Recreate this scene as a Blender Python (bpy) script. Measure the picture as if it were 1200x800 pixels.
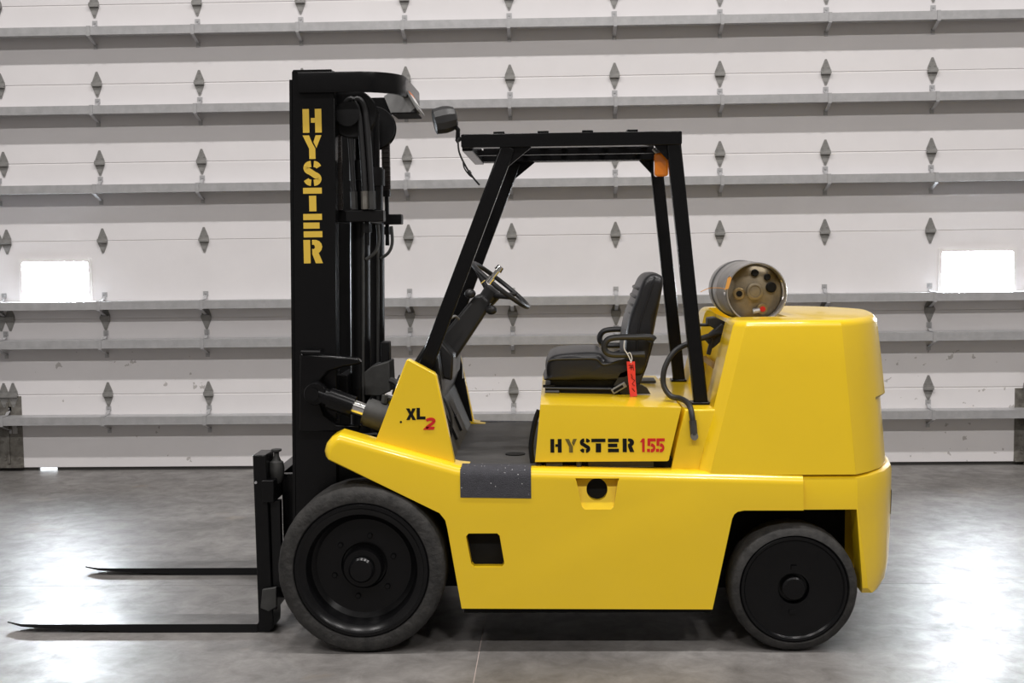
import bpy, bmesh, math, random
from mathutils import Vector, Matrix
random.seed(7)
S = bpy.context.scene
COL = S.collection
for o in list(bpy.data.objects):
    bpy.data.objects.remove(o, do_unlink=True)

# ------------------------------------------------------------------ camera, world, exposure
CAM_H, PITCH, ROLL, YAW, FPX = 1.7173, 0.0741, -0.0121, 0.0343, 1450.0
cam = bpy.data.cameras.new('camera')
cam.sensor_width = 36.0
cam.lens = FPX / 1200.0 * 36.0
cam.clip_end = 100
camo = bpy.data.objects.new('camera', cam)
COL.objects.link(camo)
Fv = Vector((-math.sin(YAW) * math.cos(PITCH), math.cos(YAW) * math.cos(PITCH), -math.sin(PITCH)))
Rv = Vector((math.cos(YAW), math.sin(YAW), 0))
Uv = Rv.cross(Fv)
R2 = math.cos(ROLL) * Rv + math.sin(ROLL) * Uv
U2 = math.cos(ROLL) * Uv - math.sin(ROLL) * Rv
camo.matrix_world = Matrix(((R2.x, U2.x, -Fv.x, 0), (R2.y, U2.y, -Fv.y, 0), (R2.z, U2.z, -Fv.z, CAM_H), (0, 0, 0, 1)))
S.camera = camo

world = bpy.data.worlds.new('daylight')
world.use_nodes = True
world.node_tree.nodes['Background'].inputs[0].default_value = (0.9, 0.95, 1.0, 1)
world.node_tree.nodes['Background'].inputs[1].default_value = 6.0
S.world = world

S.view_settings.view_transform = 'Standard'
S.view_settings.look = 'None'
S.view_settings.gamma = 1.0
S.view_settings.use_curve_mapping = False
S.view_settings.exposure = 0.0

LAMP_W = 318.0                     # each ceiling lamp
LAMP_Z = 10.5
LAMP_ROWS = ((4.1, 1.0), (-3.7, 1.22))
LAMP_X = (-5.9, -1.7, 2.5, 6.7)
PANE_STRENGTH = 135.0

# ------------------------------------------------------------------ materials
MATS = {}


def mat(name, col, rough=0.5, metal=0.0, noise=0.0, nscale=8.0, bump=0.0, bscale=60.0, coat=0.0, col2=None, emit=None, spec=0.5, rnoise=0.0):
    if name in MATS:
        return MATS[name]
    m = bpy.data.materials.new(name)
    m.use_nodes = True
    nt = m.node_tree
    b = nt.nodes['Principled BSDF']
    b.inputs['Base Color'].default_value = (*col, 1)
    b.inputs['Roughness'].default_value = rough
    b.inputs['Metallic'].default_value = metal
    b.inputs['Specular IOR Level'].default_value = spec
    b.inputs['Coat Weight'].default_value = coat
    b.inputs['Coat Roughness'].default_value = 0.08
    if emit:
        b.inputs['Emission Color'].default_value = (*emit[0], 1)
        b.inputs['Emission Strength'].default_value = emit[1]
    tc = nt.nodes.new('ShaderNodeTexCoord')
    if noise > 0 or col2:
        n = nt.nodes.new('ShaderNodeTexNoise')
        n.inputs['Scale'].default_value = nscale
        n.inputs['Detail'].default_value = 6
        n.inputs['Roughness'].default_value = 0.65
        nt.links.new(tc.outputs['Object'], n.inputs['Vector'])
        r = nt.nodes.new('ShaderNodeValToRGB')
        r.color_ramp.elements[0].position = 0.5 - 0.25
        r.color_ramp.elements[1].position = 0.5 + 0.25
        c2 = col2 if col2 else tuple(c * (1 - noise) for c in col)
        r.color_ramp.elements[0].color = (*c2, 1)
        r.color_ramp.elements[1].color = (*col, 1)
        nt.links.new(n.outputs['Fac'], r.inputs['Fac'])
        nt.links.new(r.outputs['Color'], b.inputs['Base Color'])
        if rnoise:
            mr = nt.nodes.new('ShaderNodeMapRange')
            mr.inputs['From Min'].default_value = 0.3
            mr.inputs['From Max'].default_value = 0.7
            mr.inputs['To Min'].default_value = rough - rnoise
            mr.inputs['To Max'].default_value = rough + rnoise
            nt.links.new(n.outputs['Fac'], mr.inputs['Value'])
            nt.links.new(mr.outputs['Result'], b.inputs['Roughness'])
    if bump > 0:
        n2 = nt.nodes.new('ShaderNodeTexNoise')
        n2.inputs['Scale'].default_value = bscale
        n2.inputs['Detail'].default_value = 4
        nt.links.new(tc.outputs['Object'], n2.inputs['Vector'])
        bp = nt.nodes.new('ShaderNodeBump')
        bp.inputs['Strength'].default_value = bump
        bp.inputs['Distance'].default_value = 0.01
        nt.links.new(n2.outputs['Fac'], bp.inputs['Height'])
        nt.links.new(bp.outputs['Normal'], b.inputs['Normal'])
    MATS[name] = m
    return m


YELLOW = mat('yellow_paint', (0.86, 0.58, 0.012), 0.28, noise=0.04, nscale=3, coat=0.5, bump=0.012, bscale=25)
BLACK = mat('black_gloss_paint', (0.0045, 0.0045, 0.005), 0.24, spec=0.22, bump=0.03, bscale=30)
BLACKM = mat('black_satin_paint', (0.007, 0.007, 0.0075), 0.42, spec=0.22, bump=0.05, bscale=40)
DARK = mat('dark_chassis', (0.008, 0.008, 0.008), 0.75, spec=0.15, noise=0.4)
RUBBER = mat('worn_rubber', (0.046, 0.044, 0.042), 0.75, col2=(0.013, 0.013, 0.013), nscale=20, bump=0.5, bscale=45, spec=0.3)
HOSE = mat('hose_rubber', (0.018, 0.018, 0.019), 0.5, spec=0.4)
GALV = mat('galvanised_steel', (0.50, 0.50, 0.51), 0.45, metal=0.45, noise=0.25, nscale=12)
GALVD = mat('weathered_hinge_steel', (0.31, 0.305, 0.295), 0.5, metal=0.4, noise=0.35, nscale=30)
RUST = mat('grimy_steel', (0.26, 0.25, 0.225), 0.6, metal=0.4, col2=(0.07, 0.06, 0.05), nscale=14)
CHROME = mat('chrome', (0.75, 0.74, 0.72), 0.12, metal=1.0)
VINYL = mat('black_vinyl', (0.014, 0.014, 0.016), 0.36, spec=0.5, bump=0.08, bscale=180)
PLASTIC = mat('black_plastic', (0.02, 0.02, 0.021), 0.42)
GREYPL = mat('grey_steel_plate', (0.34, 0.34, 0.34), 0.45, metal=0.4, noise=0.2, nscale=20)
BLKPLATE = mat('dull_black_casting', (0.05, 0.05, 0.048), 0.6, noise=0.5, nscale=20)
AMBER = mat('amber_lens', (1.0, 0.27, 0.01), 0.18, coat=0.6)
TANK = mat('tank_aluminium', (0.50, 0.485, 0.475), 0.38, metal=0.55, col2=(0.30, 0.285, 0.275), nscale=7, rnoise=0.1)
TANKF = mat('tank_tarnished_end', (0.36, 0.30, 0.20), 0.5, metal=0.55, col2=(0.13, 0.105, 0.075), nscale=10)
BRASS = mat('brass_fitting', (0.35, 0.26, 0.13), 0.4, metal=0.8)
RED = mat('red_print', (0.60, 0.015, 0.012), 0.4)
TAGRED = mat('red_tag_card', (0.90, 0.055, 0.045), 0.55)
TAGOR = mat('orange_tag_card', (0.75, 0.36, 0.08), 0.6)
STRING = mat('white_string', (0.75, 0.74, 0.72), 0.7)
INK = mat('black_print', (0.005, 0.005, 0.005), 0.6, spec=0.2)
FADED = mat('faded_black_print', (0.20, 0.145, 0.02), 0.45, col2=(0.06, 0.05, 0.01), nscale=40)
YPRINT = mat('yellow_print', (0.70, 0.47, 0.055), 0.45)
WHITEP = mat('white_print', (0.75, 0.74, 0.72), 0.5)
ORANGEP = mat('orange_print', (0.75, 0.20, 0.05), 0.5)
DOORW = mat('white_door_skin', (0.735, 0.715, 0.725), 0.42, noise=0.07, nscale=2.2, spec=0.35, bump=0.02, bscale=12)
FRAMEW = mat('white_window_frame', (0.74, 0.72, 0.72), 0.4)
WALLM = mat('painted_wall', (0.38, 0.37, 0.36), 0.8, noise=0.06)
CEILM = mat('ceiling_paint', (0.38, 0.38, 0.37), 0.85)
PANE = mat('daylit_pane', (0.9, 0.9, 0.9), 0.3, emit=((0.86, 0.93, 1.0), PANE_STRENGTH))
LAMPW = mat('lamp_housing', (0.7, 0.7, 0.7), 0.5)
SEALB = mat('black_door_seal', (0.03, 0.028, 0.026), 0.7)


def grit_mat():
    m = mat('grit_tape', (0.055, 0.055, 0.066), 0.75, noise=0.35, nscale=40, bump=0.6, bscale=250)
    nt = m.node_tree
    b = nt.nodes['Principled BSDF']
    src = b.inputs['Base Color'].links[0].from_socket
    tc = nt.nodes.new('ShaderNodeTexCoord')
    v = nt.nodes.new('ShaderNodeTexVoronoi')
    v.inputs['Scale'].default_value = 70
    nt.links.new(tc.outputs['Object'], v.inputs['Vector'])
    lt = nt.nodes.new('ShaderNodeMath')
    lt.operation = 'LESS_THAN'
    lt.inputs[1].default_value = 0.13
    nt.links.new(v.outputs['Distance'], lt.inputs[0])
    wn = nt.nodes.new('ShaderNodeSeparateColor')
    nt.links.new(v.outputs['Color'], wn.inputs['Color'])
    g = nt.nodes.new('ShaderNodeMath')
    g.operation = 'GREATER_THAN'
    g.inputs[1].default_value = 0.55
    nt.links.new(wn.outputs[0], g.inputs[0])
    mu = nt.nodes.new('ShaderNodeMath')
    mu.operation = 'MULTIPLY'
    nt.links.new(lt.outputs[0], mu.inputs[0])
    nt.links.new(g.outputs[0], mu.inputs[1])
    mx = nt.nodes.new('ShaderNodeMix')
    mx.data_type = 'RGBA'
    nt.links.new(mu.outputs[0], mx.inputs['Factor'])
    nt.links.new(src, mx.inputs['A'])
    mx.inputs['B'].default_value = (0.7, 0.7, 0.72, 1)
    nt.links.new(mx.outputs['Result'], b.inputs['Base Color'])
    return m


GRIT = grit_mat()


def door_scuffs():
    nt = DOORW.node_tree
    b = nt.nodes['Principled BSDF']
    src = b.inputs['Base Color'].links[0].from_socket
    geo = nt.nodes.new('ShaderNodeNewGeometry')
    sep = nt.nodes.new('ShaderNodeSeparateXYZ')
    nt.links.new(geo.outputs['Position'], sep.inputs[0])
    nz = nt.nodes.new('ShaderNodeTexNoise')
    nz.inputs['Scale'].default_value = 16
    nz.inputs['Detail'].default_value = 5
    nt.links.new(geo.outputs['Position'], nz.inputs['Vector'])
    big = nt.nodes.new('ShaderNodeTexNoise')
    big.inputs['Scale'].default_value = 1.6
    nt.links.new(geo.outputs['Position'], big.inputs['Vector'])

    def m(op, a, bb):
        n = nt.nodes.new('ShaderNodeMath')
        n.operation = op
        for k, v in ((0, a), (1, bb)):
            if isinstance(v, (int, float)):
                n.inputs[k].default_value = v
            else:
                nt.links.new(v, n.inputs[k])
        return n.outputs[0]
    f = m('MULTIPLY', m('GREATER_THAN', nz.outputs['Fac'], 0.69), m('GREATER_THAN', big.outputs['Fac'], 0.50))
    f = m('MULTIPLY', m('MULTIPLY', f, m('LESS_THAN', sep.outputs['Z'], 0.95)), 0.55)
    mx = nt.nodes.new('ShaderNodeMix')
    mx.data_type = 'RGBA'
    nt.links.new(f, mx.inputs['Factor'])
    nt.links.new(src, mx.inputs['A'])
    mx.inputs['B'].default_value = (0.22, 0.20, 0.18, 1)
    nt.links.new(mx.outputs['Result'], b.inputs['Base Color'])


door_scuffs()


def mat_matting():
    m = mat('ribbed_floor_mat', (0.06, 0.058, 0.057), 0.6, noise=0.45, nscale=9)
    nt = m.node_tree
    b = nt.nodes['Principled BSDF']
    tc = nt.nodes.new('ShaderNodeTexCoord')
    w = nt.nodes.new('ShaderNodeTexWave')
    w.bands_direction = 'Y'
    w.inputs['Scale'].default_value = 28
    nt.links.new(tc.outputs['Object'], w.inputs['Vector'])
    bp = nt.nodes.new('ShaderNodeBump')
    bp.inputs['Strength'].default_value = 0.5
    bp.inputs['Distance'].default_value = 0.004
    nt.links.new(w.outputs['Fac'], bp.inputs['Height'])
    nt.links.new(bp.outputs['Normal'], b.inputs['Normal'])
    return m


MATTING = mat_matting()


def concrete():
    m = bpy.data.materials.new('sealed_concrete')
    m.use_nodes = True
    nt = m.node_tree
    b = nt.nodes['Principled BSDF']
    tc = nt.nodes.new('ShaderNodeTexCoord')
    geo = nt.nodes.new('ShaderNodeNewGeometry')

    def noise(scale, det, rough, dist=0.0):
        n = nt.nodes.new('ShaderNodeTexNoise')
        n.inputs['Scale'].default_value = scale
        n.inputs['Detail'].default_value = det
        n.inputs['Roughness'].default_value = rough
        n.inputs['Distortion'].default_value = dist
        nt.links.new(geo.outputs['Position'], n.inputs['Vector'])
        return n
    n1 = noise(1.1, 8, 0.62, 0.6)
    r1 = nt.nodes.new('ShaderNodeValToRGB')
    r1.color_ramp.elements[0].position = 0.33
    r1.color_ramp.elements[0].color = (0.125, 0.118, 0.113, 1)
    r1.color_ramp.elements[1].position = 0.68
    r1.color_ramp.elements[1].color = (0.245, 0.235, 0.228, 1)
    nt.links.new(n1.outputs['Fac'], r1.inputs['Fac'])
    n2 = noise(7.0, 8, 0.7, 0.4)
    r2 = nt.nodes.new('ShaderNodeValToRGB')
    r2.color_ramp.elements[0].position = 0.3
    r2.color_ramp.elements[0].color = (0.62, 0.61, 0.60, 1)
    r2.color_ramp.elements[1].position = 0.65
    r2.color_ramp.elements[1].color = (1.18, 1.18, 1.18, 1)
    nt.links.new(n2.outputs['Fac'], r2.inputs['Fac'])
    mx = nt.nodes.new('ShaderNodeMix')
    mx.data_type = 'RGBA'
    mx.blend_type = 'MULTIPLY'
    mx.inputs['Factor'].default_value = 1
    nt.links.new(r1.outputs['Color'], mx.inputs['A'])
    nt.links.new(r2.outputs['Color'], mx.inputs['B'])
    # tan stains
    n3 = noise(1.7, 5, 0.6, 0.3)
    r3 = nt.nodes.new('ShaderNodeValToRGB')
    r3.color_ramp.elements[0].position = 0.64
    r3.color_ramp.elements[0].color = (0, 0, 0, 1)
    r3.color_ramp.elements[1].position = 0.72
    r3.color_ramp.elements[1].color = (0.55, 0.55, 0.55, 1)
    nt.links.new(n3.outputs['Fac'], r3.inputs['Fac'])
    mx2 = nt.nodes.new('ShaderNodeMix')
    mx2.data_type = 'RGBA'
    nt.links.new(r3.outputs['Color'], mx2.inputs['Factor'])
    nt.links.new(mx.outputs['Result'], mx2.inputs['A'])
    mx2.inputs['B'].default_value = (0.25, 0.205, 0.155, 1)
    # dark specks
    v = nt.nodes.new('ShaderNodeTexVoronoi')
    v.inputs['Scale'].default_value = 1.7
    nt.links.new(geo.outputs['Position'], v.inputs['Vector'])
    lt = nt.nodes.new('ShaderNodeMath')
    lt.operation = 'LESS_THAN'
    lt.inputs[1].default_value = 0.018
    nt.links.new(v.outputs['Distance'], lt.inputs[0])
    mx3 = nt.nodes.new('ShaderNodeMix')
    mx3.data_type = 'RGBA'
    nt.links.new(lt.outputs[0], mx3.inputs['Factor'])
    nt.links.new(mx2.outputs['Result'], mx3.inputs['A'])
    mx3.inputs['B'].default_value = (0.04, 0.04, 0.04, 1)
    nt.links.new(mx3.outputs['Result'], b.inputs['Base Color'])
    mr = nt.nodes.new('ShaderNodeMapRange')
    mr.inputs['From Min'].default_value = 0.3
    mr.inputs['From Max'].default_value = 0.7
    mr.inputs['To Min'].default_value = 0.50
    mr.inputs['To Max'].default_value = 0.34
    nt.links.new(n2.outputs['Fac'], mr.inputs['Value'])
    nt.links.new(mr.outputs['Result'], b.inputs['Roughness'])
    b.inputs['Specular IOR Level'].default_value = 0.8
    bp = nt.nodes.new('ShaderNodeBump')
    bp.inputs['Strength'].default_value = 0.10
    bp.inputs['Distance'].default_value = 0.01
    nt.links.new(n2.outputs['Fac'], bp.inputs['Height'])
    nt.links.new(bp.outputs['Normal'], b.inputs['Normal'])
    return m


CONCRETE = concrete()

# ------------------------------------------------------------------ object helpers
ORG = {}


def empty(name, loc, parent=None, label=None, cat=None, kind=None, group=None):
    o = bpy.data.objects.new(name, None)
    COL.objects.link(o)
    loc = Vector(loc)
    base = ORG[parent] if parent else Vector((0, 0, 0))
    o.parent = parent
    o.location = loc - base
    ORG[o] = loc
    o.empty_display_size = 0.1
    meta(o, label, cat, kind, group)
    return o


def meta(o, label=None, cat=None, kind=None, group=None):
    if label: o['label'] = label
    if cat: o['category'] = cat
    if kind: o['kind'] = kind
    if group: o['group'] = group


def part(name, bm, m, parent=None, bevel=0.0, seg=2, ang=35, label=None, cat=None, kind=None, group=None, smooth=True, origin=None):
    """World-space bmesh -> object with its origin at the part's centre, parented under parent."""
    bmesh.ops.recalc_face_normals(bm, faces=bm.faces)
    me = bpy.data.meshes.new(name)
    cs = [v.co for v in bm.verts]
    c = Vector([(min(p[i] for p in cs) + max(p[i] for p in cs)) / 2 for i in range(3)]) if origin is None else Vector(origin)
    bmesh.ops.translate(bm, verts=bm.verts, vec=-c)
    bm.to_mesh(me)
    bm.free()
    mats = m if isinstance(m, (list, tuple)) else [m]
    for x in mats:
        me.materials.append(x)
    if smooth:
        me.polygons.foreach_set('use_smooth', [True] * len(me.polygons))
        me.set_sharp_from_angle(angle=math.radians(ang))
    o = bpy.data.objects.new(name, me)
    COL.objects.link(o)
    o.parent = parent
    o.location = c - (ORG[parent] if parent else Vector((0, 0, 0)))
    ORG[o] = c
    if bevel > 0:
        md = o.modifiers.new('bevel', 'BEVEL')
        md.width = bevel
        md.segments = seg
        md.limit_method = 'ANGLE'
        md.angle_limit = math.radians(30)
        md.harden_normals = False
    meta(o, label, cat, kind, group)
    return o


def twin(o, parent, dloc):
    """A copy of one mesh object, sharing its mesh, shifted in the world."""
    c = o.copy()
    COL.objects.link(c)
    c.parent = parent
    ORG[c] = ORG[o] + Vector(dloc)
    c.location = ORG[c] - (ORG[parent] if parent else Vector((0, 0, 0)))
    return c


def new():
    return bmesh.new()


def box(bm, x0, x1, y0, y1, z0, z1):
    vs = [bm.verts.new((x, y, z)) for x in (x0, x1) for y in (y0, y1) for z in (z0, z1)]
    for f in ((0, 1, 3, 2), (4, 6, 7, 5), (0, 4, 5, 1), (2, 3, 7, 6), (0, 2, 6, 4), (1, 5, 7, 3)):
        bm.faces.new([vs[i] for i in f])
    return bm


def prism(bm, poly, a0, a1, plane='xz'):
    """poly extruded along the axis missing from plane."""
    def P(u, v, w):
        return {'xz': (u, w, v), 'xy': (u, v, w), 'yz': (w, u, v)}[plane]
    A = [bm.verts.new(P(u, v, a0)) for u, v in poly]
    B = [bm.verts.new(P(u, v, a1)) for u, v in poly]
    n = len(poly)
    bm.faces.new(A)
    bm.faces.new(B[::-1])
    for i in range(n):
        bm.faces.new((A[i], A[(i + 1) % n], B[(i + 1) % n], B[i]))
    return bm


def loft(bm, secs, caps=True):
    rows = [[bm.verts.new(p) for p in s] for s in secs]
    n = len(rows[0])
    for a, b in zip(rows, rows[1:]):
        for i in range(n):
            bm.faces.new((a[i], a[(i + 1) % n], b[(i + 1) % n], b[i]))
    if caps:
        bm.faces.new(rows[0])
        bm.faces.new(rows[-1][::-1])
    return bm


def lathe(bm, prof, c, axis='y', n=48, closed=False):
    """prof = [(radius, distance along axis)]"""
    rows = []
    c = Vector(c)
    for r, d in prof:
        row = []
        for k in range(n):
            a = 2 * math.pi * k / n
            u, v = r * math.cos(a), r * math.sin(a)
            p = {'y': (u, d, v), 'x': (d, u, v), 'z': (u, v, d)}[axis]
            row.append(bm.verts.new(c + Vector(p)))
        rows.append(row)
    prs = list(zip(rows, rows[1:]))
    if closed:
        prs.append((rows[-1], rows[0]))
    for a, b in prs:
        for i in range(n):
            bm.faces.new((a[i], a[(i + 1) % n], b[(i + 1) % n], b[i]))
    if not closed:
        bm.faces.new(rows[0])
        bm.faces.new(rows[-1][::-1])
    return bm


def tube(bm, pts, r, n=10, closed=False, r1=None):
    pts = [Vector(p) for p in pts]
    m = len(pts)
    rows = []
    up = None
    for i, p in enumerate(pts):
        if closed:
            t = (pts[(i + 1) % m] - pts[i - 1]).normalized()
        else:
            t = (pts[min(i + 1, m - 1)] - pts[max(i - 1, 0)]).normalized()
        if up is None:
            up = Vector((0, 0, 1)) if abs(t.z) < 0.9 else Vector((0, 1, 0))
        s = t.cross(up).normalized()
        up = s.cross(t).normalized()
        rr = r if r1 is None else r + (r1 - r) * i / (m - 1)
        rows.append([bm.verts.new(p + rr * (math.cos(2 * math.pi * k / n) * s + math.sin(2 * math.pi * k / n) * up)) for k in range(n)])
    prs = list(zip(rows, rows[1:]))
    if closed:
        prs.append((rows[-1], rows[0]))
    for a, b in prs:
        for i in range(n):
            bm.faces.new((a[i], a[(i + 1) % n], b[(i + 1) % n], b[i]))
    if not closed:
        bm.faces.new(rows[0])
        bm.faces.new(rows[-1][::-1])
    return bm


def spline(pts, k=8, closed=False):
    """Catmull-Rom through pts."""
    P = [Vector(p) for p in pts]
    out = []
    n = len(P)
    rng = n if closed else n - 1
    for i in range(rng):
        if closed:
            a, b, c, d = P[i - 1], P[i], P[(i + 1) % n], P[(i + 2) % n]
        else:
            a, b, c, d = P[max(i - 1, 0)], P[i], P[i + 1], P[min(i + 2, n - 1)]
        for j in range(k):
            t = j / k
            out.append(0.5 * ((2 * b) + (c - a) * t + (2 * a - 5 * b + 4 * c - d) * t * t + (3 * b - a - 3 * c + d) * t ** 3))
    if not closed:
        out.append(P[-1])
    return out


def beam(bm, p, q, w, h, up=(0, 1, 0)):
    """rectangular bar p->q; w across 'up', h along 'up'."""
    p, q, up = Vector(p), Vector(q), Vector(up)
    t = (q - p).normalized()
    s = t.cross(up).normalized()
    u = s.cross(t).normalized()
    vs = [bm.verts.new(c + s * a * w / 2 + u * b * h / 2) for c in (p, q) for a, b in ((-1, -1), (1, -1), (1, 1), (-1, 1))]
    for f in ((0, 1, 2, 3), (7, 6, 5, 4), (0, 4, 5, 1), (1, 5, 6, 2), (2, 6, 7, 3), (3, 7, 4, 0)):
        bm.faces.new([vs[i] for i in f])
    return bm


def bevel_where(bm, test, w, seg=4):
    bmesh.ops.recalc_face_normals(bm, faces=bm.faces)
    es = [e for e in bm.edges if test((e.verts[0].co + e.verts[1].co) / 2, e)]
    bmesh.ops.bevel(bm, geom=es, offset=w, segments=seg, affect='EDGES', profile=0.5, clamp_overlap=True)
    return bm


def cut(bm, cutters):
    """Boolean difference; returns a new bmesh."""
    bmesh.ops.recalc_face_normals(bm, faces=bm.faces)
    me = bpy.data.meshes.new('tmp')
    bm.to_mesh(me)
    bm.free()
    o = bpy.data.objects.new('tmp', me)
    COL.objects.link(o)
    tmp = [o]
    for c in cutters:
        bmesh.ops.recalc_face_normals(c, faces=c.faces)
        cm = bpy.data.meshes.new('tmpc')
        c.to_mesh(cm)
        c.free()
        co = bpy.data.objects.new('tmpc', cm)
        COL.objects.link(co)
        tmp.append(co)
        md = o.modifiers.new('b', 'BOOLEAN')
        md.operation = 'DIFFERENCE'
        md.solver = 'EXACT'
        md.object = co
    dg = bpy.context.evaluated_depsgraph_get()
    res = bpy.data.meshes.new_from_object(o.evaluated_get(dg))
    out = bmesh.new()
    out.from_mesh(res)
    for t in tmp:
        d = t.data
        bpy.data.objects.remove(t, do_unlink=True)
        bpy.data.meshes.remove(d)
    bpy.data.meshes.remove(res)
    return out


def rrect(x0, x1, z0, z1, r, n=5):
    out = []
    for cx, cz, a0 in ((x1 - r, z1 - r, 0), (x0 + r, z1 - r, 90), (x0 + r, z0 + r, 180), (x1 - r, z0 + r, 270)):
        for k in range(n + 1):
            a = math.radians(a0 + 90 * k / n)
            out.append((cx + r * math.cos(a), cz + r * math.sin(a)))
    return out


def circ(cx, cz, r, n=32):
    return [(cx + r * math.cos(2 * math.pi * k / n), cz + r * math.sin(2 * math.pi * k / n)) for k in range(n)]


# ------------------------------------------------------------------ setting: floor, walls, ceiling
D = 9.666                                # inside face of the door
XL, XR, YB, ZC = -11.0, 13.0, -13.0, 11.5   # hall
DX0, DX1, DH = -4.46, 3.80, 4.256        # door opening

floor = empty('floor', (0, 0, 0), kind='structure')
part('subfloor', box(new(), XL, XR, YB, D + 3.0, -0.30, -0.012), CONCRETE, floor)
G = 0.0018
ys = [YB, -2.3, 1.95, 6.25, D + 3.0]
for j in range(4):
    xs = [XL, -4.6, -0.335, 0.292, 4.2, XR] if j == 2 else [XL, -4.6, -0.335, 4.2, XR]
    for i in range(len(xs) - 1):
        part('floor_slab', box(new(), xs[i] + G, xs[i + 1] - G, ys[j] + G, ys[j + 1] - G, -0.02, 0.0), CONCRETE, floor)

JF = mat('joint_filler', (0.36, 0.30, 0.28), 0.7)
part('joint_filler', box(new(), -0.335 - G, -0.335 + G, 1.95, 6.25, -0.012, -0.0006), JF, floor)
part('joint_filler', box(new(), 0.292 - G, 0.292 + G, 1.95, 6.25, -0.012, -0.0006), CONCRETE, floor)
part('joint_filler', box(new(), XL, XR, 6.25 - G, 6.25 + G, -0.014, -0.0025), CONCRETE, floor)
WT = 0.25
part('wall_left', box(new(), XL - WT, XL, YB, D + WT, -0.02, ZC), WALLM, kind='structure')
part('wall_right', box(new(), XR, XR + WT, YB, D + WT, -0.02, ZC), WALLM, kind='structure')
part('wall_rear', box(new(), XL - WT, XR + WT, YB - WT, YB, -0.02, ZC), WALLM, kind='structure')
bm = new()
box(bm, XL, DX0 - 0.02, D + 0.04, D + 0.04 + WT, 0, ZC)
box(bm, DX1 + 0.02, XR, D + 0.04, D + 0.04 + WT, 0, ZC)
box(bm, DX0 - 0.02, DX1 + 0.02, D + 0.04, D + 0.04 + WT, DH + 0.01, ZC)
part('wall_back', bm, WALLM, kind='structure')
part('ceiling', box(new(), XL - WT, XR + WT, YB - WT, D + WT + 0.04, ZC, ZC + 0.2), CEILM, kind='structure')

# ------------------------------------------------------------------ setting: sectional overhead door
door = empty('door_1', ((DX0 + DX1) / 2, D, 0), kind='structure')
SH = 0.608
T = 0.05
WINS = ((-4.227, -3.640, 1.325, 1.692), (2.962, 3.562, 1.325, 1.689))
for k in range(7):
    z0, z1 = k * SH + (0.025 if k == 0 else 0.0025), (k + 1) * SH - 0.0025
    b_ = box(new(), DX0, DX1, D, D + T, z0, z1)
    if k == 2:
        cs = []
        for x0, x1, a, b in WINS:
            cs.append(prism(new(), rrect(x0 + 0.02, x1 - 0.02, a + 0.02, b - 0.02, 0.03), D - 0.05, D + T + 0.05))
        b_ = cut(b_, cs)
    sec = part('door_section', b_, DOORW, door, bevel=0.004 if k != 2 else 0, ang=25)
    part('joint_strip', box(new(), DX0, DX1, D + 0.0035, D + T - 0.004, z1 - 0.002, z1 + 0.007), FRAMEW, sec)
    if k == 0:
        part('bottom_seal', box(new(), -3.985, DX1, D + 0.01, D + 0.04, 0.0005, z0 + 0.004), SEALB, sec)
        part('bottom_seal', box(new(), DX0, -4.135, D + 0.01, D + 0.04, 0.0005, z0 + 0.004), SEALB, sec)
    if k == 2:
        for x0, x1, a, b in WINS:
            fr = prism(new(), rrect(x0, x1, a, b, 0.012, 3), D - 0.012, D + T + 0.012)
            fr = cut(fr, [prism(new(), rrect(x0 + 0.028, x1 - 0.028, a + 0.028, b - 0.028, 0.022), D - 0.1, D + 0.2)])
            part('window_frame', fr, FRAMEW, sec, ang=25)
            part('pane', prism(new(), rrect(x0 + 0.03, x1 - 0.03, a + 0.03, b - 0.03, 0.02), D + 0.015, D + 0.024), PANE, sec, smooth=False,
                 label='daylit window pane')

COLX = [-0.3236 + 0.8059 * (c - 5) for c in range(0, 11)]
RAIL_P = 0.15
RH = 0.064
# reinforcing struts: top-edge heights
def rail_z(zw):   # wall-plane height as seen -> height at the strut face
    return CAM_H + (zw - CAM_H) * (D - RAIL_P) / D


STRUTS = [3.488, 2.880, 2.265, 1.347, 1.039, 0.428]
STRUTS = [rail_z(z) for z in STRUTS] + [4.02]


def strut_bm(zt):
    bm = new()
    yf = D - RAIL_P
    x0, x1 = DX0 + 0.01, DX1 - 0.01
    prof = [(yf, zt), (yf, zt - RH), (yf + 0.07, zt - RH), (yf + 0.07, zt - RH + 0.003), (yf + 0.003, zt - RH + 0.003), (yf + 0.003, zt - 0.003),
            (D - 0.003, zt - 0.003), (D - 0.003, zt - 0.022), (D - 0.0005, zt - 0.022), (D - 0.0005, zt)]
    prism(bm, prof, x0, x1, 'yz')
    return bm


s0 = part('strut', strut_bm(0.0), GALV, door, smooth=False)
ORG0 = ORG[s0].copy()
for i, z in enumerate(STRUTS):
    s = s0 if i == 0 else twin(s0, door, (0, 0, 0))
    ORG[s] = ORG0 + Vector((0, 0, z))
    s.location = ORG[s] - ORG[door]

# hinges: diamond double leaf, knuckle on the seam
def hinge_bm():
    bm = new()
    h, w = 0.098, 0.037
    y0 = D - 0.006
    for sgn in (1, -1):
        poly = [(-w, 0.004 * sgn), (w, 0.004 * sgn), (w, 0.022 * sgn), (0.007, h * sgn), (-0.007, h * sgn), (-w, 0.022 * sgn)]
        prism(bm, poly, y0, D)
        prism(bm, [(-w, 0.002 * sgn), (w, 0.002 * sgn), (w, 0.016 * sgn), (-w, 0.016 * sgn)], y0 - 0.020, y0)
        for px, pz in ((0.0, 0.075), (-0.018, 0.036), (0.018, 0.036)):
            lathe(bm, [(0.006, -0.004), (0.006, 0)], (px, y0, pz * sgn), 'y', 8)
    tube(bm, [(-w - 0.003, y0 - 0.012, 0), (w + 0.003, y0 - 0.012, 0)], 0.0085, 8)
    return bm


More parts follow.
